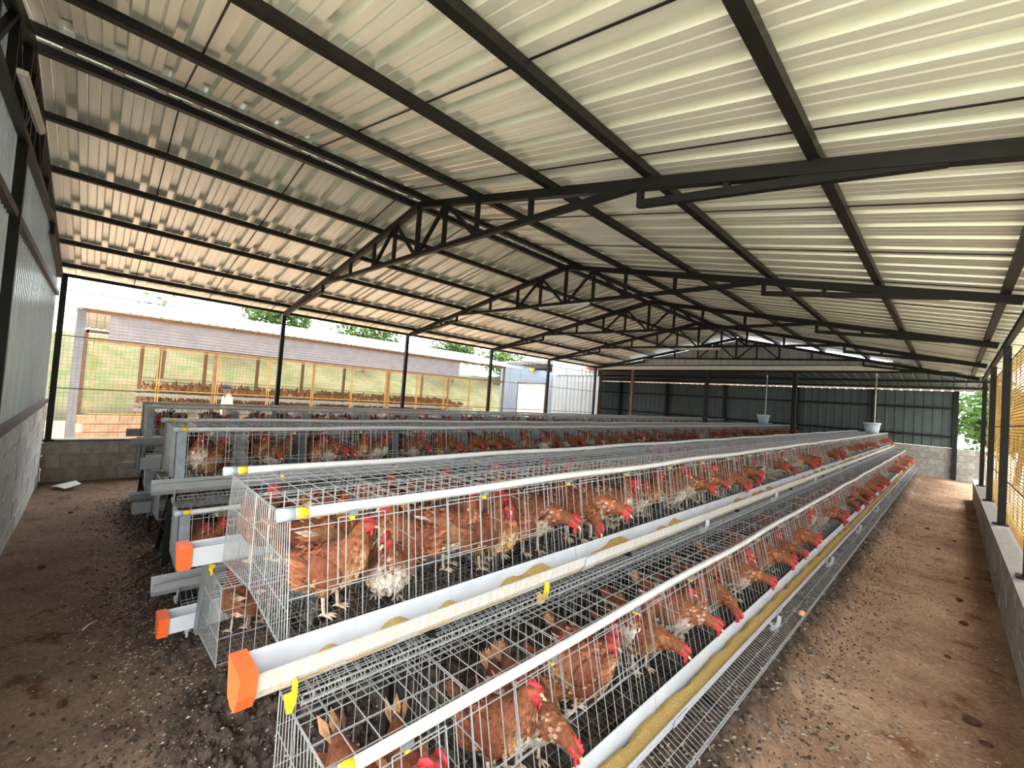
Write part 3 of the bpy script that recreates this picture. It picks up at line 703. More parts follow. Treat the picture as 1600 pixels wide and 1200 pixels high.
# troughs, pipes, feed
YE = Y0+NM*ML
def trough(ri, rn, xc, tier, s):
    p = cage_profile(tier); root = empty('feed_trough', (xc, Y0-.14, RISE*Y0), (RISE, 0, 0)); L_ = YE-Y0+.28
    ms = M['trough'] if ri == 0 else M['troughgrey']; md = M['troughdirty'] if ri == 0 and tier == 'upper' else ms
    tag(root, f'{"white" if ri == 0 else "grey"} plastic feed trough on the {line_name(rn, tier, s)}', 'trough', 'feed troughs')
    zt = p['zf']+.072; zb = p['zf']-.012; t = .004; a, c = p['tin'], p['tout']; X = lambda v: s*v
    inner = [(a, zt+.004), (a+.018, zb), (a+.05, zb-.010), (c-.03, zb-.002)]
    outer = [(c-.03, zb-.002), (c-.008, zb+.03), (c, zt-.006), (c+.008, zt)]
    prof = inner+outer[1:]
    full = [(x, z) for x, z in prof]+[(x+(t if i < 3 else -t)*(.6 if 1 < i < 5 else 1), z+(t if 0 < i < 5 else 0)) for i, (x, z) in reversed(list(enumerate(prof)))]
    b = MB(); n = len(full); npf = len(prof)
    nseg = 12
    for k in range(nseg):
        y0, y1 = L_*k/nseg, L_*(k+1)/nseg-.004
        wob = 0
        vs_ = [(X(x), y0, z+wob) for x, z in full]+[(X(x), y1, z+wob) for x, z in full]
        fs_ = [(i, (i+1) % n, n+(i+1) % n, n+i) for i in range(n)]+[tuple(range(n)), tuple(range(2*n-1, n-1, -1))]
        b.add(vs_, fs_)
        b.m[-len(fs_):] = [1 if 3 <= i <= npf-2 else 0 for i in range(n)]+[0, 0]
    b.build('channel', [ms, md], root)
    q = [(x+(.003 if i > 2 else -.003), z-.003) for i, (x, z) in enumerate(prof)]; m_ = len(q)
    b = MB().add([(X(x), -.05, z) for x, z in q]+[(X(x), .05, z) for x, z in q], [(i, i+1, m_+i+1, m_+i) for i in range(m_-1)])
    sm_ = b.mesh('joint_sleeve', ms)
    for k in range(1, nseg): link('joint_sleeve', sm_, root, (0, L_*k/nseg, 0))
    if ri == 0:
        for y, nm in ((-.004, 0), (L_+.004, 1)):
            b = MB(); q = [(a-.006, zt+.012), (a+.012, zb-.006), (a+.05, zb-.018), (c-.02, zb-.01), (c+.002, zb+.03), (c+.014, zt+.006), (c-.012, zt+.012)]
            e = .012 if nm == 0 else -.012; m_ = len(q)
            vs_ = [(X(x), y-e, z) for x, z in q]+[(X(x), y+e*2.6, z) for x, z in q]
            b.add(vs_, [tuple(range(m_)), tuple(range(2*m_-1, m_-1, -1))]+[(i, m_+i, m_+(i+1) % m_, (i+1) % m_) for i in range(m_)])
            tag(b.build('end_cap', M['orange'], root), 'orange plastic end cap')
    # brackets
    for k in range(10):
        y = .12 if k == 0 else 1.17+(k-1)*1.8
        if y > L_: break
        b = MB(); path = [(X(c-.035), y, zb-.07), (X(c-.012), y, zb-.055), (X(c+.008), y, zb-.02), (X(c+.012), y, zb+.01), (X(c+.012), y, zb+.035)]
        for i in range(4): b.beam(path[i], path[i+1], .022, .008, up=(0, 1, 0))
        b.beam((X(c-.04), y, zb-.03), path[1], .02, .01)
        b.build('bracket', M['yellow'] if ri == 0 and k < 2 and tier == 'upper' else ms, root)
    return root
def pipe(ri, rn, xc, tier, s):
    p = cage_profile(tier); root = empty('water_pipe', (xc+s*(p['tf']), Y0-.03, RISE*Y0+p['zt']+.019), (RISE, 0, 0)); L_ = YE-Y0+.06
    tag(root, f'{"white" if ri == 0 else "grey white"} plastic drinker pipe over the {line_name(rn, tier, s)}', 'pipe', 'drinker pipes')
    n = 80; r = .0165; ph = random.uniform(0, 6)
    path = [(.004*math.sin(i*.55+ph), L_*i/n, .004*math.sin(i*.83+ph)*min(1, i/3)) for i in range(n+1)]
    MB().tube(path, r, 10).build('tube', M['pvc'], root, True)
    if ri < 2:
        MB().tube([(.004*math.sin(ph), -.02, 0), (.004*math.sin(ph), .028, 0)], r*1.22, 12).build('end_cap', M['pvccap'], root, True)
        MB().tube([(.004*math.sin(ph), .036, 0), (.004*math.sin(ph), .070, 0)], r*1.07, 12).build('band', M['yellow'], root, True)
    me = PIPE_CLIP[0]
    for k in range(30):
        j = .22+k*.6
        if j < L_: link('clip', me, root, (0, j, 0))
b = MB().box(-.018, .018, -.014, .014, -.03, -.012).box(-.012, .012, -.006, .006, -.045, -.03, 1)
PIPE_CLIP = [b.mesh('clip', [M['galv'], M['yellow']])]
for L_ in LINES:
    trough(*L_); pipe(*L_)
def feed(ri, rn, xc, tier, s):
    p = cage_profile(tier); a, c = p['tin'], p['tout']; zb = p['zf']-.006; zt = p['zf']+.072
    rg = np.random.default_rng(ri*10+(tier == 'upper')*3+s+5)
    n = 1700 if (tier == 'lower' and ri == 0 and s == 1) else 900; b = MB(); m_ = 9; ys = np.linspace(-.02, YE-Y0+.02, n)
    full = tier == 'lower' and ri == 0 and s == 1
    lv = np.zeros(n)
    for _ in range(14):
        k = rg.uniform(2, 26); lv += np.sin(ys*k+rg.uniform(0, 6.3))/14*2
    if full: edge = .026+.030*np.clip(lv*1.5, -.7, 1)+rg.normal(0, .004, n); hi = .062+.004*lv
    else: edge = .0+.0*lv; hi = .022+.11*np.clip(lv-.10, 0, .42)
    vs_ = []; fs_ = []
    for i in range(n):
        for k in range(m_):
            t = k/(m_-1)
            if full:
                x = a+.01+edge[i]*.55+t*(c-.006-a-.01-edge[i]*.55); z = zb+.012+(hi[i]-.014)*min(1, (t+.05)*2.6)**.8-.006*t+rg.normal(0, .0012)
            else:
                x = a+.014+t*(c-a-.026); z = zb+hi[i]*(.72+.28*math.sin(math.pi*(t*.8+.35)))+rg.normal(0, .0008)-.004
            vs_.append((s*x, ys[i], z))
    for i in range(n-1):
        for k in range(m_-1): fs_.append((i*m_+k, i*m_+k+1, (i+1)*m_+k+1, (i+1)*m_+k))
    b.add(vs_, fs_); o = b.build('mash_feed', M['feed']); o.location = (xc, Y0, RISE*Y0); o.rotation_euler = (RISE, 0, 0)
    tag(o, f'{"heaped golden" if full else "thin tan"} mash feed lying in the trough, {line_name(rn, tier, s)}', 'feed', kind='stuff')
for L_ in LINES:
    if L_[4] == 1 and not (L_[0] == 2 and L_[3] == 'lower'): feed(*L_)
# stands
for ri, (rn, xc) in enumerate(ROWS):
    for k in range(NM+1):
        y = Y0+k*ML+((.45 if ri == 0 else .05) if k == 0 else 0)-(.05 if k == NM else 0); root = empty('cage_stand', (xc, y, 0))
        tag(root, f'black steel A-frame stand under the {rn} row, {ordw(k)} from the near end', 'stand', 'cage stands')
        zo = RISE*y; g = base_z(y)
        for s in (-1, 1):
            MB().beam((s*.95, 0, g), (s*.10, 0, .94+zo), .03, .03).build('leg', M['steel'], root)
            MB().beam((s*.30, 0, g), (s*.30, 0, .90+zo), .03, .03).build('leg', M['steel'], root)
            MB().beam((s*.40, 0, .43+zo), (s*1.08, 0, .355+zo), .025, .025).build('bracket_arm', M['steel'], root)
        MB().beam((-.56, 0, .925+zo), (.56, 0, .925+zo), .025, .02).build('crossbar', M['steel'], root)
# ------------------------------------------------------------------ hens
C_RUST, C_MID, C_BUFF, C_DARK, C_WHITE, C_LEG, C_FACE = (.15, .045, .020), (.23, .085, .034), (.38, .21, .10), (.075, .024, .013), (.60, .50, .40), (.55, .42, .30), (.48, .05, .05)
def lerp(a, b, t): return tuple(x+(y-x)*t for x, y in zip(a, b))
POSES = {
 'upright': dict(drop=.02, pts=[(-.20,.222,.012,.02),(-.165,.208,.032,.040),(-.125,.190,.062,.060),(-.075,.178,.085,.082),(-.015,.184,.095,.092),(.035,.210,.089,.089),(.068,.247,.069,.071),(.084,.280,.051,.053),(.090,.306,.039,.041),(.094,.326,.030,.031),(.106,.341,.0265,.027),(.128,.346,.020,.021),(.147,.342,.010,.011)], yaw=.25),
 'turned': dict(drop=.012, pts=[(-.212,.278,.012,.02),(-.172,.254,.032,.042),(-.125,.226,.064,.064),(-.07,.206,.085,.085),(-.01,.192,.094,.097),(.045,.198,.088,.094),(.088,.222,.068,.074),(.112,.252,.048,.052),(.120,.280,.036,.039),(.122,.302,.029,.030),(.130,.320,.0255,.027),(.150,.327,.020,.021),(.170,.324,.010,.011)], yaw=1.1),
 'feeding': dict(drop=.008, pts=[(-.225,.290,.012,.02),(-.185,.268,.032,.042),(-.135,.236,.064,.064),(-.08,.212,.085,.085),(-.02,.196,.094,.097),(.04,.198,.088,.092),(.085,.212,.068,.072),(.122,.222,.050,.053),(.158,.225,.039,.041),(.190,.222,.032,.033),(.217,.214,.027,.028),(.240,.203,.021,.022),(.258,.194,.010,.011)], yaw=.12),
 'pecking': dict(drop=0, pts=[(-.225,.302,.012,.02),(-.185,.278,.032,.042),(-.135,.244,.062,.064),(-.08,.218,.085,.085),(-.02,.198,.094,.096),(.04,.194,.086,.090),(.088,.198,.068,.070),(.128,.198,.050,.050),(.166,.188,.039,.040),(.197,.172,.032,.032),(.220,.153,.027,.027),(.238,.134,.021,.021),(.250,.117,.010,.011)], yaw=-.2),
 'crouching': dict(drop=.085, pts=[(-.215,.245,.012,.02),(-.175,.225,.034,.042),(-.125,.200,.066,.064),(-.07,.182,.090,.084),(-.01,.172,.099,.094),(.045,.178,.090,.090),(.085,.205,.066,.070),(.105,.240,.046,.050),(.112,.270,.034,.037),(.116,.294,.027,.029),(.128,.312,.0235,.025),(.148,.318,.019,.020),(.167,.314,.009,.010)], yaw=-.5),
}
def catmull(P, per):
    P = np.array(P, float); out = []
    Q = np.vstack([2*P[0]-P[1], P, 2*P[-1]-P[-2]])
    for i in range(1, len(Q)-2):
        for k in range(per):
            t = k/per; a, b, c, d = Q[i-1], Q[i], Q[i+1], Q[i+2]
            out.append(.5*((2*b)+(-a+c)*t+(2*a-5*b+4*c-d)*t*t+(-a+3*b-3*c+d)*t**3))
    out.append(P[-1]); return np.array(out)
def hen_parts(pose, white, lod):
    """returns dict of MB: body, comb, wattle, beak, eye (origin at feet, facing +x)"""
    D = POSES[pose]; per, seg = ((5, 18), (2, 10), (1, 7))[lod]
    P = [(x, z-(.0 if pose != 'crouching' else .055), a, h) for x, z, a, h in D['pts']]
    S = catmull(P, per); n = len(S); rg = random.Random(hash(pose) % 100+int(white*10))
    nr = 9*per; body = MB()
    neck_i = 6*per; head_i = 9*per
    pos = np.zeros((n, 3)); sidev = np.zeros((n, 3))
    hx, hz = S[neck_i][0], S[neck_i][1]
    for i in range(n):
        x, z = S[i][0], S[i][1]; f = max(0, min(1, (i-neck_i)/(head_i-neck_i))); f = f*f*(3-2*f); yw = D['yaw']*f
        dx = x-hx if i > neck_i else 0
        if i > neck_i: pos[i] = (hx+dx*math.cos(yw), dx*math.sin(yw), z)
        else: pos[i] = (x, 0, z)
        sidev[i] = (-math.sin(yw), math.cos(yw), 0)
    def colat(i, th, rgn=0.):
        u = i/per   # control index
        up = math.cos(th)   # 1 = back, -1 = belly
        if u < 2: c = lerp(C_DARK, C_RUST, u/2)
        elif u < 6: c = lerp(C_MID, C_RUST, .5+.5*up)
        elif u < 9.3: c = lerp(C_RUST, C_MID, .35+.4*rgn)
        else: c = C_FACE if (u > 10.3 and up < .75) else lerp(C_RUST, C_MID, .3)
        if 2 < u < 7 and up < -.15:
            c = lerp(c, C_BUFF, min(1, (-up-.15)*1.4)); 
            if white: c = lerp(c, C_WHITE, white*min(1, (-up+.1)*1.3))
        return c
    vs = []; cs = []; fs = []; frames = []
    for i in range(n):
        t = pos[min(i+1, n-1)]-pos[max(i-1, 0)]; t /= np.linalg.norm(t)+1e-9
        nn = np.cross(t, sidev[i]); nn /= np.linalg.norm(nn)+1e-9
        frames.append((t, nn)); wd, ht = max(S[i][2], .006), max(S[i][3], .006)
        for k in range(seg):
            th = 2*math.pi*k/seg
            sc = 1-.10*max(0, -math.cos(th))*0
            p = pos[i]+nn*(math.cos(th)*ht)+sidev[i]*(math.sin(th)*wd)
            vs.append(tuple(p)); cs.append(colat(i, th, rg.random()))
    for i in range(n-1):
        for k in range(seg): fs.append((i*seg+k, (i+1)*seg+k, (i+1)*seg+(k+1) % seg, i*seg+(k+1) % seg))
    fs.append(tuple(range(seg-1, -1, -1))); fs.append(tuple((n-1)*seg+k for k in range(seg)))
    body.add(vs, fs, 0, cs)
    def feather(p, d, nrm, l, wd, col, lift=.004):
        d = np.array(d)/(np.linalg.norm(d)+1e-9); nrm = np.array(nrm)/(np.linalg.norm(nrm)+1e-9); sd = np.cross(d, nrm); p = np.array(p)+nrm*.001
        q = [p, p+d*l*.55+sd*wd+nrm*lift*.5, p+d*l+nrm*lift, p+d*l*.55-sd*wd+nrm*lift*.5, p+d*l*.5+nrm*(lift*.7+wd*.18)]
        c2 = tuple(min(1, c*1.7) for c in col)
        body.add(q, [(0, 1, 4), (1, 2, 4), (2, 3, 4), (3, 0, 4)], 0, [tuple(c*.6 for c in col), c2, c2, c2, tuple(c*.8 for c in col)])
    # contour feathers and wings
    if lod == 0:
        for i in range(int(2.2*per), int(9.0*per)):
            cnt = 12 if i < 6.5*per else 8
            for k in range(cnt):
                th = 2*math.pi*(k+.5*(i % 2)+rg.uniform(-.2, .2))/cnt
                if rg.random() < .12: continue
                t, nn = frames[i]; nrm = nn*math.cos(th)/S[i][3]+sidev[i]*math.sin(th)/S[i][2]
                p = pos[i]+nn*math.cos(th)*S[i][3]+sidev[i]*math.sin(th)*S[i][2]
                c = colat(i, th, rg.random()); f = rg.choice((.5, .75, 1., 1.3, 1.7)); c = tuple(v*f for v in c)
                if white and rg.random() < .12+white*.25: c = lerp(c, C_WHITE, .35)
                l = .034 if i < 6.5*per else .026
                feather(p, -t+np.array((0, 0, -.25)), nrm, l, l*.34, c, .006)
    bz = S[int(3.6*per)][1]
    for s in (-1, 1):
        Mx = Matrix.Rotation(.28, 3, 'Y') @ Matrix.Rotation(s*.10, 3, 'Z')
        body.ell((-.035, s*.082, bz+.012), (.105, .020, .058), *((14, 9), (8, 5), (6, 4))[lod], 0, C_RUST if not white else lerp(C_RUST, C_BUFF, .3), Mx)
        if lod < 2:
            for k in range(7 if lod == 0 else 4):
                z = bz+.045-k*(.016 if lod == 0 else .026); f = rg.uniform(.8, 1.25); c = tuple(v*f for v in (C_MID if k % 2 else C_RUST))
                if white and k % 3 == 0: c = lerp(c, C_WHITE, .5)
                feather((-.06, s*.098, z), (-1, -.18*s, .28-.04*k), (0, s, .2), .115-.006*k, .013, c, .004)
        # tail fan
    t0 = pos[int(1.2*per)]
    for k in range(7 if lod < 2 else 3):
        a = (k-3)/3 if lod < 2 else k-1
        body_c = tuple(v*rg.uniform(.8, 1.4) for v in C_DARK) if not white else lerp(C_DARK, C_BUFF, rg.uniform(.2, .7))
        feather(t0+np.array((0, a*.018, .01)), (-1, a*.22, .75-abs(a)*.15), (.5, a*.9, .6), .105, .016, body_c, .003)
    # legs
    lz = .12-D['drop']
    if pose == 'crouching': lz = .06
    for s in (-1, 1):
        xx = .0+s*.012; yy = s*.042
        body.tube([(xx-.005, yy, lz+.06), (xx-.004, yy, lz+.012), (xx-.008, yy, lz-.022)], [.042, .028, .011], (10, 7, 5)[lod], 0, True, [lerp(C_MID, C_BUFF, .5)]*(3*(10, 7, 5)[lod]))
        body.tube([(xx-.008, yy, lz-.018), (xx+.002, yy, .012), (xx+.004, yy, .006)], [.0075, .0065, .006], (8, 5, 4)[lod], 0, True, C_LEG)
        if lod < 2:
            for a in (-.5, 0, .5, math.pi):
                l = .048 if a != math.pi else .022
                body.tube([(xx+.004, yy, .008), (xx+.004+math.cos(a)*l*.6, yy+math.sin(a)*l*.6, .008), (xx+.004+math.cos(a)*l, yy+math.sin(a)*l, .002)], [.006, .005, .002], (6, 4, 4)[lod], 0, True, C_LEG)
    # head furniture
    hp = pos[int(10.6*per)] if lod < 2 else pos[-2]; t = pos[-1]-pos[-1-per]; t /= np.linalg.norm(t); sd = sidev[-1]; nn = np.cross(t, sd)
    fwd = t*.8+np.array((t[0], t[1], 0))*.2; upn = nn
    out = {'body': body}
    cb = MB(); e = .0035
    prof = [(-.030, .012), (-.034, .030), (-.024, .026), (-.020, .044), (-.009, .034), (-.003, .050), (.006, .036), (.013, .046), (.017, .032), (.027, .034), (.028, .016), (.024, .010)]
    if lod == 2: prof = [(-.030, .012), (-.026, .036), (.0, .046), (.022, .036), (.026, .012)]
    m_ = len(prof)
    vs_ = [tuple(hp+t*a+upn*h+sd*e*(1.6-h*22)) for a, h in prof]+[tuple(hp+t*a+upn*h-sd*e*(1.6-h*22)) for a, h in prof]
    cb.add(vs_, [tuple(range(m_)), tuple(range(2*m_-1, m_-1, -1))]+[(i, m_+i, m_+(i+1) % m_, (i+1) % m_) for i in range(m_)]); out['comb'] = cb
    ws = MB(); down = -upn*.6+np.array((0, 0, -.5))
    for s in (-1, 1):
        c = pos[-1-(per//2 if lod < 2 else 0)]+sd*s*.008-upn*.008+down*.016
        ws.ell(c, (.008, .005, .017), *((10, 7), (6, 4), (4, 3))[lod])
    out['wattle'] = ws
    bk = MB(); p0 = pos[-1]-t*.006
    bk.tube([p0, p0+t*.014-upn*.0005, p0+t*.027-upn*.006], [.0085, .006, .0008], (8, 5, 4)[lod]); out['beak'] = bk
    ey = MB(); c = pos[int(10.9*per)] if lod < 2 else pos[-2]
    if lod < 2:
        for s in (-1, 1): ey.ell(c+sd*s*.0185+upn*.006, (.0045, .0045, .0045), 8, 6)
    out['eye'] = ey
    return out
HM = [M['hen'], M['red'], M['beak'], M['eye']]
HENS = {}
def hen_meshes(pose, white, lod):
    k = (pose, white, lod)
    if k not in HENS:
        P = hen_parts(pose, white, lod)
        if lod == 0:
            eyes = P.pop('eye'); h_ = len(eyes.v)//2; hf = len(eyes.f)//2
            e1 = MB().add(eyes.v[:h_], eyes.f[:hf]); e2 = MB().add(eyes.v[h_:], [tuple(j-h_ for j in f) for f in eyes.f[hf:]])
            ws = P.pop('wattle'); h2 = len(ws.v)//2; f2 = len(ws.f)//2
            w1 = MB().add(ws.v[:h2], ws.f[:f2]); w2 = MB().add(ws.v[h2:], [tuple(j-h2 for j in f) for f in ws.f[f2:]])
            P.update(eye=e1, eye2=e2, wattle=w1, wattle2=w2)
            HENS[k] = {n: b.mesh('hen_'+n, HM[{'body': 0, 'comb': 1, 'wattle': 1, 'wattle2': 1, 'beak': 2, 'eye': 3, 'eye2': 3}[n]], True, n == 'body') for n, b in P.items()}
        else:
            b = MB()
            for n, q in P.items():
                mi = {'body': 0, 'comb': 1, 'wattle': 1, 'beak': 2, 'eye': 3}[n]
                if q.v: b.add(q.v, q.f, mi, q.c)
            HENS[k] = b
    return HENS[k]
MESH1 = {}
def hen_single(pose, white):
    k = (pose, white)
    if k not in MESH1: MESH1[k] = hen_meshes(pose, white, 1).mesh('hen_body', HM, True, True)
    return MESH1[k]
# placement list: (x, y, z, yaw, pose, white, line, cell, slot, scale)
PLACED = []
hr = random.Random(21)
def add_line(ri, rn, xc, tier, s, c0, c1, skipcells=(), per=3):
    p = cage_profile(tier)
    for c in range(c0, c1):
        if c in skipcells: continue
        for q in range(per):
            y = Y0+c*.45+.085+q*(.28/(per-1))+hr.uniform(-.02, .02)
            u = hr.random()
            if u < .36:
                pose = hr.choice(('feeding', 'feeding', 'pecking')); off = hr.uniform(.125, .16); yaw = hr.uniform(-.22, .22)
            elif u < .68: pose = hr.choice(('upright', 'turned')); off = hr.uniform(.17, .23); yaw = hr.uniform(-.7, .7)
            elif u < .82: pose = 'crouching'; off = hr.uniform(.2, .24); yaw = hr.uniform(-1.3, 1.3)
            else: pose = hr.choice(('upright', 'turned')); off = hr.uniform(.2, .24); yaw = hr.choice((-1, 1))*hr.uniform(1.2, 3.1)
            if abs(yaw) > .9:
                if q != 1: yaw = math.copysign(.8, yaw)
                else: y = Y0+c*.45+.225+.02*math.sin(yaw)
            ylo, yhi = Y0+c*.45+.012, Y0+(c+1)*.45-.012; sy = math.sin(yaw); hw_ = .095*abs(math.cos(yaw))
            e0, e1 = min(-.235*sy, .185*sy)-hw_, max(-.235*sy, .185*sy)+hw_
            if e1-e0 < yhi-ylo: y = min(max(y, ylo-e0), yhi-e1)
            else: y = (ylo+yhi-e0-e1)/2
            xl = p['bf']-off; t = (xl-p['back'])/(p['bf']-p['back'])
            z = p['zb']+(p['zf']-p['zb'])*t+RISE*y
            yw = yaw if s > 0 else math.pi-yaw
            PLACED.append((xc+s*xl, y, z, yw, pose, hr.choice((0, 0, 0, .6, 1.)), (rn, tier, s), c, q, hr.uniform(.94, 1.05) if pose in ('feeding', 'pecking', 'crouching') else hr.uniform(.86, .95)))
NC = NM*4
A = (0, 'nearest', ROWS[0][1]); B = (1, 'middle', ROWS[1][1]); Cc = (2, 'farthest', ROWS[2][1])
# first two cells of the nearest upper right tier set by hand
zf_ = lambda x: .96+.045*(3.165-x)/.455
for q, (x, y, yaw, pose, wh, sc) in enumerate([(3.0, .665, .85, 'upright', 0, .90), (2.79, .70, 1.7, 'turned', .6, .92), (3.0, .885, -.45, 'crouching', 1., .95), (2.93, 1.0, -1.75, 'upright', .0, .92),
                                            (2.93, 1.22, .9, 'turned', .6, .93), (3.0, 1.36, 1.2, 'upright', 0, .90), (2.86, 1.44, .4, 'upright', 0, .93)]):
    c = 0 if y < Y0+.45+.13 else 1
    PLACED.append((x, y, zf_(x)+RISE*y, yaw, pose, wh, ('nearest', 'upper', 1), c, q if c == 0 else q-4, sc))
add_line(*A, 'upper', 1, 2, NC); add_line(*A, 'lower', 1, 0, NC); add_line(*A, 'upper', -1, 0, NC); add_line(*A, 'lower', -1, 0, 3)
add_line(*B, 'upper', 1, 0, NC); add_line(*B, 'lower', 1, 0, 14); add_line(*B, 'upper', -1, 0, 30); add_line(*Cc, 'upper', 1, 0, NC); add_line(*Cc, 'upper', -1, 0, NC); add_line(*Cc, 'lower', 1, 0, 3); add_line(*B, 'lower', -1, 0, 2)
VIS = {('nearest', 'upper', 1): 1., ('nearest', 'lower', 1): 1., ('nearest', 'upper', -1): .62, ('nearest', 'lower', -1): .4, ('middle', 'upper', 1): .85, ('middle', 'lower', 1): .4, ('middle', 'upper', -1): .25, ('farthest', 'upper', 1): .5, ('farthest', 'upper', -1): .4, ('farthest', 'lower', 1): .2, ('middle', 'lower', -1): .1}
def in_view(h):
    d = Vector(h[:3])-CAM; zc = d.dot(_f)
    if zc < .1: return False
    return -900 < FPX*d.dot(_r)/zc < 900 and -700 < FPX*d.dot(_u)/zc < 700
PLACED.sort(key=lambda h: -(VIS[h[6]]/((Vector(h[:3])-CAM).length) if in_view(h) else 0))
POSEW = {'upright': 'standing upright', 'turned': 'with turned head', 'feeding': 'feeding at trough', 'pecking': 'pecking in trough', 'crouching': 'crouching'}
seen = {}
stuff = MB()
SLOT = ['near end', 'middle', 'far end', 'back', 'very back']
for i, (x, y, z, yaw, pose, wh, ln, c, q, sc) in enumerate(PLACED):
    if i < 296:
        lab = f'brown hen {POSEW[pose]}, {ORD[min(q, 6)]} hen in compartment {ordw(c)} from near end, {ln[1]} {SIDE[ln[2]]} tier, {ln[0]} row'
        if len(lab.split()) > 16 or True:
            lab = f'brown hen {POSEW[pose]}, {ORD[min(q, 6)]} in {ordw(c)} compartment, {ln[1]} {SIDE[ln[2]]} tier, {ln[0]} row'
        if i < 130:
            P = hen_meshes(pose, wh, 0)
            o = link('hen', P['body'], None, (x, y, z), (0, 0, yaw)); o.scale = (sc,)*3
            for n in ('comb', 'wattle', 'wattle2', 'beak', 'eye', 'eye2'): link(n.rstrip('2'), P[n], o)
        else:
            o = link('hen', hen_single(pose, wh), None, (x, y, z), (0, 0, yaw)); o.scale = (sc,)*3
        tag(o, lab, 'hen', 'brown laying hens in the cages')
    else:
        b = hen_meshes(pose, wh, 2); ca, sa = math.cos(yaw)*sc, math.sin(yaw)*sc
        V = np.array(b.v); W_ = np.stack([x+V[:, 0]*ca-V[:, 1]*sa, y+V[:, 0]*sa+V[:, 1]*ca, z+V[:, 2]*sc], -1)
        k = hr.uniform(.75, 1.25); bi = len(stuff.v)
        stuff.v += W_.tolist(); stuff.f += [tuple(bi+j for j in f) for f in b.f]; stuff.m += b.m; stuff.c += [(a*k, d*k, e*k) for a, d, e in b.c]
o = stuff.build('hen_flock', HM, None, True, vcol=True); tag(o, 'distant brown hens crowding the far cages of all three rows', 'hens', kind='stuff')
# egg on the tray, head poking out under the trough
b = MB(); b.ell((0, 0, 0), (.022, .029, .022), 14, 10); o = b.build('egg', M['egg'], None, True, (3.845, 3.66, .405+RISE*3.66)); tag(o, 'single brown egg on the lower right egg tray', 'egg')
# buckets on the far cage tops
for i, (x, y, lab) in enumerate(((2.95, 16.0, 'pale blue bucket with a supply pipe on the nearest row, far end'), (.0, 16.6, 'small bucket with a supply pipe on the middle row, far end'))):
    z = 1.365+RISE*y; root = empty('water_bucket', (x, y, z)); tag(root, lab, 'bucket')
    MB().tube([(0, 0, .002), (0, 0, .30)], [.14, .19], 18).build('pail', M['bucket'], root, True)
    MB().tube([(0, 0, .29), (0, 0, .33)], [.20, .20], 18).build('rim', M['white'], root, True)
    MB().tube([(.05, 0, .2), (.05, 0, 1.85)], .018, 8).build('supply_pipe', M['pvc'], root, True)
# small things on the floor
o = MB().add([(0, 0, .012), (.30, .02, .012), (.31, .2, .055), (.02, .21, .02), (.15, .0, .03), (.16, .21, .085)], [(0, 4, 5, 3), (4, 1, 2, 5), (3, 5, 4, 0), (5, 2, 1, 4)]).build('card', M['paper'], None, False, (-4.55, -.36, .01)); o.rotation_euler = (0, 0, .5)
tag(o, 'bent white card lying on the earth in the left corner', 'card')
o = MB().tube([(0, 0, .012), (.06, .012, .02), (.12, .01, .014)], .004, 6).build('straw', M['paper'], None, True, (.5, .06, .012)); o.rotation_euler = (0, 0, 2.4); tag(o, 'white straw lying on the left aisle floor', 'straw')
for i, (x, y, r) in enumerate(((4.68, 4.02, .04), (4.73, 3.81, .03), (4.57, 4.97, .022), (4.67, 5.94, .03), (4.65, 6.66, .03), (4.72, 7.6, .028), (4.46, 8.9, .03), (4.62, 9.7, .03), (4.3, 10.3, .035), (-2.9, -.1, .03), (-1.0, -.22, .035), (1.3, .0, .03), (2.2, .08, .022))):
    b = MB(); rr = random.Random(i); b.ell((0, 0, 0), (1, .8, .55), 9, 6)
    b.v = [(a*(r*rr.uniform(.75, 1.2)), c*(r*rr.uniform(.75, 1.2)), d*r*rr.uniform(.8, 1.1)) for a, c, d in b.v]
    o = b.build('soil_clod', M['clod'], None, False, (x, y, r*.35+base_z(y))); tag(o, f'dark red soil clod on the {"right aisle" if x > 3 else "left aisle floor"}, {ordw(i if x > 3 else i-9)} counted from the camera', 'clod', 'soil clods')
# ------------------------------------------------------------------ outside
OUT = -.06
def og(X, Y): return OUT-.03+noise2(X, Y, 12, [(6, .02)])
grid_mesh('ground_left', -60, -WL-.12, -30, 60, 60, 90, og, M['outsoil'], 'structure', 'pale sunlit earth outside the left side')
grid_mesh('ground_right', WR+.2, 60, -30, 60, 60, 90, og, M['outdry'], 'structure', 'pale earth outside the right side')
grid_mesh('ground_near', -WL-.12, WR+.2, -30, -.6, 20, 40, og, M['outdry'], 'structure', 'earth outside the near gable')
grid_mesh('ground_beyond', -WL-.12, WR+.2, YFAR+.2, 60, 20, 40, og, M['outsoil'], 'structure', 'earth beyond the far wall')
def hz(X, Y):
    t = np.clip((-X-15.5)/11, 0, 1); t = t*t*(3-2*t)
    return OUT-.05+(3.5+.3*np.sin(Y*.25))*t+noise2(X, Y, 31, [(4, .16), (1.2, .07)])*np.clip(t*3, 0, 1)
grid_mesh('hillside', -45, -15.2, -25, 50, 90, 200, hz, M['grass'], 'structure', 'grassy green and tan bank rising behind the opposite shed')
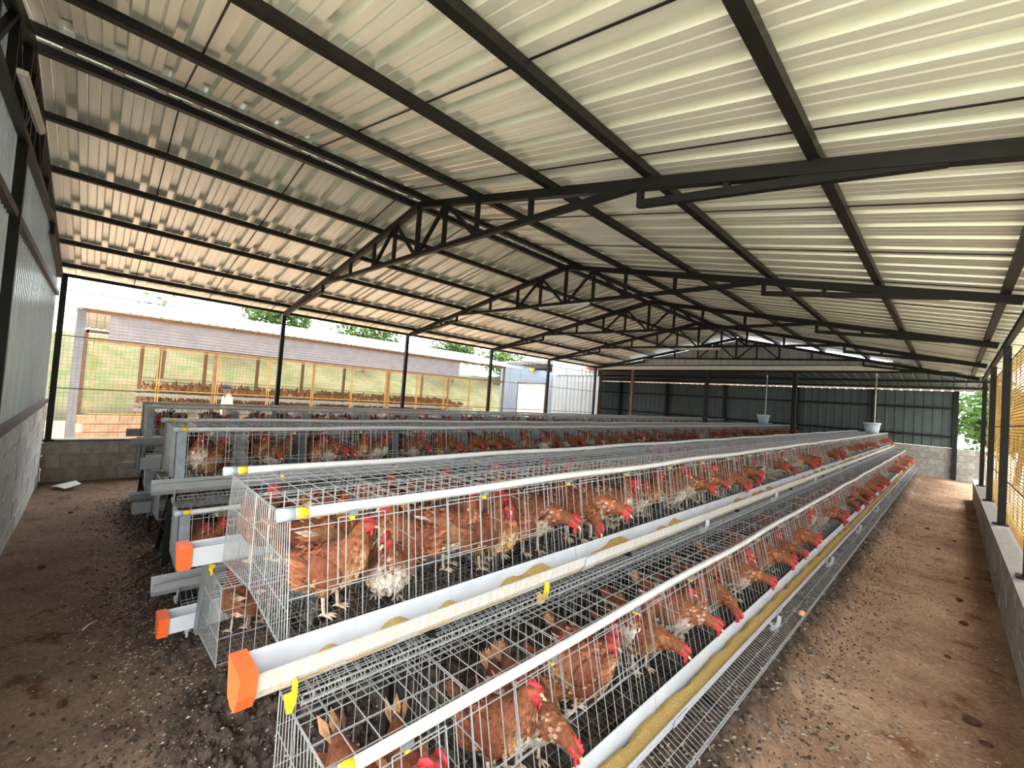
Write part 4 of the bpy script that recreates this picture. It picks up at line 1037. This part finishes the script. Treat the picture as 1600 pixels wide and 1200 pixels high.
def tree(name, x, y, z0, h, cr, label, n=1500, m='leaf', seed=1, cat='tree', ls=.2):
    r = random.Random(seed); root = empty(name, (x, y, z0)); tag(root, label, cat)
    b = MB(); b.tube([(0, 0, 0), (.1, .05, h*.35), (0, .1, h*.7)], [.16*h/5, .12*h/5, .05*h/5], 8)
    for k in range(6):
        a = k*1.05+r.random(); b.tube([(.05, .05, h*.35+k*.05*h), (math.cos(a)*cr*.5, math.sin(a)*cr*.5, h*.55+k*.05*h)], [.05*h/5, .015], 6)
    b.build('trunk', M['bark'], root)
    if n:
        b = MB(); blobs = [(r.uniform(-.6, .6)*cr, r.uniform(-.7, .7)*cr, h*.72+r.uniform(-.25, .3)*cr, r.uniform(.35, .6)*cr) for _ in range(11)]
        for i in range(n):
            c = r.choice(blobs); u = Vector((r.gauss(0, 1), r.gauss(0, 1), r.gauss(0, 1))).normalized()*c[3]*r.uniform(.6, 1.05); p = Vector(c[:3])+u
            d = Vector((r.gauss(0, 1), r.gauss(0, 1), r.gauss(0, .6))).normalized()*ls; e = d.cross(Vector((r.gauss(0, 1), r.gauss(0, 1), r.gauss(0, 1)))).normalized()*ls*.45
            b.add([p-d*.5, p+e, p+d, p-e], [(0, 1, 2, 3)])
        b.build('crown', M[m], root)
    return root
tree('leafy_tree', -23, 7.6, 2.6, 4.3, 1.9, 'bright green leafy tree left of the second left post above the white roof', 1800, seed=1)
tree('leafy_tree', -24, 13.2, 2.6, 3.6, 2.0, 'olive green tree above the white roof between the left posts', 1500, seed=2)
tree('leafy_tree', -23.5, 20.5, 2.6, 3.5, 2.1, 'bright green tree right of the second left post above the white roof', 1700, seed=3)
tree('leafy_tree', -24, 26, 2.6, 3.4, 2.2, 'green tree above the pale blue building', 1500, seed=5)
tree('bare_tree', -18.5, 1.9, 1.5, 4.2, 1.6, 'nearly bare tree against the white sky above the opposite roof', 60, seed=6, ls=.16)
for i, (x, y, h, cr) in enumerate(((9.5, 2, 3.2, 1.9), (10, 6.5, 3.0, 2.0), (10, 11, 3.4, 2.1), (9.5, 15.5, 3.1, 2.0), (9, 20, 3.2, 2.0))):
    tree('hedge_tree', x, y, OUT, h, cr, f'green tree seen through the yellow net, {ordw(i)} outside the right wall', 1500, 'leaf2', 20+i, 'tree', .2)
tree('hedge_tree', 6.2, 23.8, OUT, 3.0, 1.9, 'green shrub seen through the opening at the right of the far wall', 2800, 'leaf2', 31, 'shrub', .2)
# opposite shed
os_ = empty('opposite_shed', (-10, 6, 0)); tag(os_, 'open-sided hen shed with white roof across the yard', 'shed')
def op(o): o.matrix_parent_inverse = Matrix.Translation((10, -6, 0)); return o
OY0, OY1 = -.35, 13.6
rs = corr_sheet(1.0, 3.9, 5, .03, .07, .04, minor=False).mesh('roof_sheet', M['roofout'])
ang = math.atan2(3.9-3.2, 3.7)
for i in range(15):
    dn = Vector((math.cos(ang), 0, -math.sin(ang))); lx = Vector((0, -1, 0)); nz = Vector((math.sin(ang), 0, math.cos(ang))); og_ = Vector((-13.5, -.6+i*1.0+1.0, 3.9))
    o = op(link('roof_sheet', rs, os_)); o.matrix_basis = Matrix(((lx.x, dn.x, nz.x, og_.x), (lx.y, dn.y, nz.y, og_.y), (lx.z, dn.z, nz.z, og_.z), (0, 0, 0, 1)))
    lx = Vector((0, 1, 0)); dn = Vector((-math.cos(ang), 0, -math.sin(ang))); nz = Vector((-math.sin(ang), 0, math.cos(ang))); og_ = Vector((-13.5, -.6+i*1.0, 3.9))
    o = op(link('roof_sheet', rs, os_)); o.matrix_basis = Matrix(((lx.x, dn.x, nz.x, og_.x), (lx.y, dn.y, nz.y, og_.y), (lx.z, dn.z, nz.z, og_.z), (0, 0, 0, 1)))
b = MB()
for i in range(9):   # horizontal ribbed fascia sheets
    y0 = OY0+.5+i*1.2; b = MB(); prof = []
    for k in range(8): prof += [(-10.0, 2.50+k*.08), (-10.0, 2.55+k*.08), (-9.98, 2.56+k*.08), (-9.98, 2.575+k*.08)]
    n = len(prof); b.add([(x, y0, z) for x, z in prof]+[(x, y0+1.2, z) for x, z in prof], [(k, k+1, n+k+1, n+k) for k in range(n-1)])
    op(b.build('fascia_sheet', M['fascia'], os_))
op(MB().box(-10.05, -9.97, OY0, OY1, 3.10, 3.18).build('eave_beam', M['wood'], os_))
op(MB().box(-10.06, -10.0, OY0, OY1, 2.42, 2.5).build('lintel', M['wood'], os_))
for y in (OY0, 2.4, 5.1, 7.8, 10.5, OY1):
    wq = .08 if y == OY0 else .035
    op(MB().box(-10.1, -10.1+2*wq, y-wq, y+wq, 0, 3.15).build('post', M['opppost' if y == OY0 else 'wood'], os_))
for y in (OY0, 1.2, 3.2, 5.1, 7.0, 9.0, 11.4, OY1): op(MB().box(-17.05, -16.95, y-.06, y+.06, 0, 3.1).build('post', M['wood'], os_))
op(MB().box(-17.05, -16.95, OY0, OY1, 3.0, 3.12).build('eave_beam', M['wood'], os_))
bm_ = block_mesh(.42, .2, .15, M['oppbrick'])
for c in range(3):
    for k in range(33):
        o = op(link('block', bm_, os_)); o.location = (-9.95, OY0+k*.43+(.2 if c % 2 else 0), c*.21); o.rotation_euler = (0, 0, math.pi/2)
for i in range(10):
    y0 = OY0+.25+i*1.3
    fr_ = MB()
    for (a, c) in (((y0, .66), (y0, 2.42)), ((y0+1.25, .66), (y0+1.25, 2.42)), ((y0, .66), (y0+1.25, .66)), ((y0, 2.38), (y0+1.25, 2.38)), ((y0, 1.3), (y0+1.25, 1.3))): fr_.beam((-10.02, a[0], a[1]), (-10.02, c[0], c[1]),   .024, .024)
    f = op(fr_.build('mesh_frame', M['yframe'], os_))
    b = MB()
    for k in range(1, 26): b.wire((-10.02, y0+k*.05, .66), (-10.02, y0+k*.05, 2.4), .0016, n=3)
    for k in range(1, 36): b.wire((-10.02, y0, .66+k*.05), (-10.02, y0+1.25, .66+k*.05), .0016, n=3)
    b.build('wire_mesh', M['yframe'], f)
# cage rows and hens inside the opposite shed
for i, (x, z) in enumerate(((-11.6, 1.02), (-12.6, 1.10))):
    root = empty('opposite_cage_row', (x, 1.0, z)); tag(root, f'{["front", "rear"][i]} row of brown hen cages inside the opposite shed', 'cage row')
    b = MB(); Lc = 11.6
    for k in range(120):
        y = k*Lc/119
        for xx in (-.4, .4): b.wire((xx, y, -.4), (xx, y, .48), .003, n=3)
        b.wire((-.4, y, .48), (.4, y, .48), .003, n=3); b.wire((-.4, y, -.4), (.4, y, -.4), .003, n=3)
    for z_ in (-.4, .02, .06, .48):
        for xx in (-.4, .4): b.wire((xx, 0, z_), (xx, Lc, z_), .006, n=3)
    b.build('cage_wire', M['rust'], root)
    for z_ in (-.36, .06): MB().box(.42, .52, -.2, Lc+.1, z_, z_+.085).build('trough', M['troughgrey'], root)
    for y in (0, 3, 6, 9, Lc): MB().box(-.3, .3, y-.03, y+.03, -z, -.4).build('stand_leg', M['wood'], root)
st2 = MB()
for rx_, zz_ in ((-11.6, .64), (-11.6, 1.1), (-12.6, .72), (-12.6, 1.18)):
    for k in range(64):
        b = hen_meshes(hr.choice(list(POSES)), hr.choice((0, 0, .6)), 2); yaw = hr.uniform(-.5, .5); y = 1.1+k*.178; x = rx_+.12+hr.uniform(-.1, .1)
        V = np.array(b.v); ca, sa = math.cos(yaw), math.sin(yaw); W_ = np.stack([x+V[:, 0]*ca-V[:, 1]*sa, y+V[:, 0]*sa+V[:, 1]*ca, zz_+V[:, 2]], -1); bi = len(st2.v)
        st2.v += W_.tolist(); st2.f += [tuple(bi+j for j in f) for f in b.f]; st2.m += b.m; st2.c += b.c
tag(st2.build('hen_flock', HM, None, True, vcol=True), 'distant brown hens in the cages of the opposite shed', 'hens', kind='stuff')
# person in the yard between the sheds
def person(x, y, z, yaw):
    root = empty('person', (x, y, z), (0, 0, yaw)); tag(root, 'person in pale yellow shirt and dark cap walking between the sheds', 'person')
    def skin(name, verts, edges, rad, m, rootv=0):
        me = bpy.data.meshes.new(name); me.from_pydata(verts, edges, []); me.materials.append(m)
        o = link(name, me, root); md = o.modifiers.new('skin', 'SKIN'); md.use_smooth_shade = True
        for i, r in enumerate(rad): me.skin_vertices[0].data[i].radius = (r, r) if not hasattr(r, '__len__') else r
        me.skin_vertices[0].data[rootv].use_root = True
        o.modifiers.new('sub', 'SUBSURF').levels = 1; o.modifiers['sub'].render_levels = 2; return o
    v = [(0, 0, .90), (0, 0, 1.10), (0, 0, 1.32), (.01, 0, 1.42), (.02, 0, 1.50), (.03, 0, 1.60),
         (0, .17, 1.36), (-.02, .22, 1.10), (.08, .22, .90), (.12, .21, .84), (0, -.17, 1.36), (.02, -.23, 1.10), (.14, -.22, .95), (.18, -.2, .90),
         (0, .09, .86), (.10, .10, .48), (.06, .10, .07), (.19, .11, .04), (0, -.09, .86), (-.06, -.10, .48), (-.2, -.10, .10), (-.09, -.10, .04)]
    e = [(0, 1), (1, 2), (2, 3), (3, 4), (4, 5), (2, 6), (6, 7), (7, 8), (8, 9), (2, 10), (10, 11), (11, 12), (12, 13), (0, 14), (14, 15), (15, 16), (16, 17), (0, 18), (18, 19), (19, 20), (20, 21)]
    r = [.13, .125, .14, .06, .085, .075, .06, .045, .034, .03, .06, .045, .034, .03, .085, .06, .04, .03, .085, .06, .04, .03]
    skin('body', v, e, r, M['skin'])
    skin('shirt', [(0, 0, .88), (0, 0, 1.10), (0, 0, 1.34), (0, .18, 1.37), (-.02, .22, 1.14), (0, -.18, 1.37), (.02, -.23, 1.14)], [(0, 1), (1, 2), (2, 3), (3, 4), (2, 5), (5, 6)], [.15, .145, .155, .075, .07, .075, .07], M['shirt'])
    skin('trousers', [(0, 0, .92), (0, .09, .84), (.10, .10, .48), (.07, .10, .10), (0, -.09, .84), (-.06, -.10, .48), (-.19, -.10, .12)], [(0, 1), (1, 2), (2, 3), (0, 4), (4, 5), (5, 6)], [.14, .10, .075, .06, .10, .075, .06], M['dark'])
    b = MB(); b.ell((.025, 0, 1.60), (.105, .09, .075), 14, 8); b.add([(.08, -.07, 1.60), (.20, -.05, 1.585), (.20, .05, 1.585), (.08, .07, 1.60), (.08, -.07, 1.612), (.20, -.05, 1.595), (.20, .05, 1.595), (.08, .07, 1.612)], [(0, 3, 2, 1), (4, 5, 6, 7), (0, 1, 5, 4), (1, 2, 6, 5), (2, 3, 7, 6)]); b.build('cap', M['dark'], root, True)
    b = MB(); b.add([(.10, -.012, 1.53), (.10, .012, 1.53), (.128, 0, 1.51), (.098, 0, 1.56)], [(0, 2, 3), (2, 1, 3), (0, 1, 2)]); b.build('nose', M['skin'], root)
    for s in (-1, 1): MB().ell((.095, s*.032, 1.548), (.008, .011, .008), 8, 6).build('eye', M['eye'], root); MB().ell((.02, s*.085, 1.53), (.02, .01, .03), 8, 6).build('ear', M['skin'], root, True)
person(-7.6, 2.3, -.05, math.radians(-95))
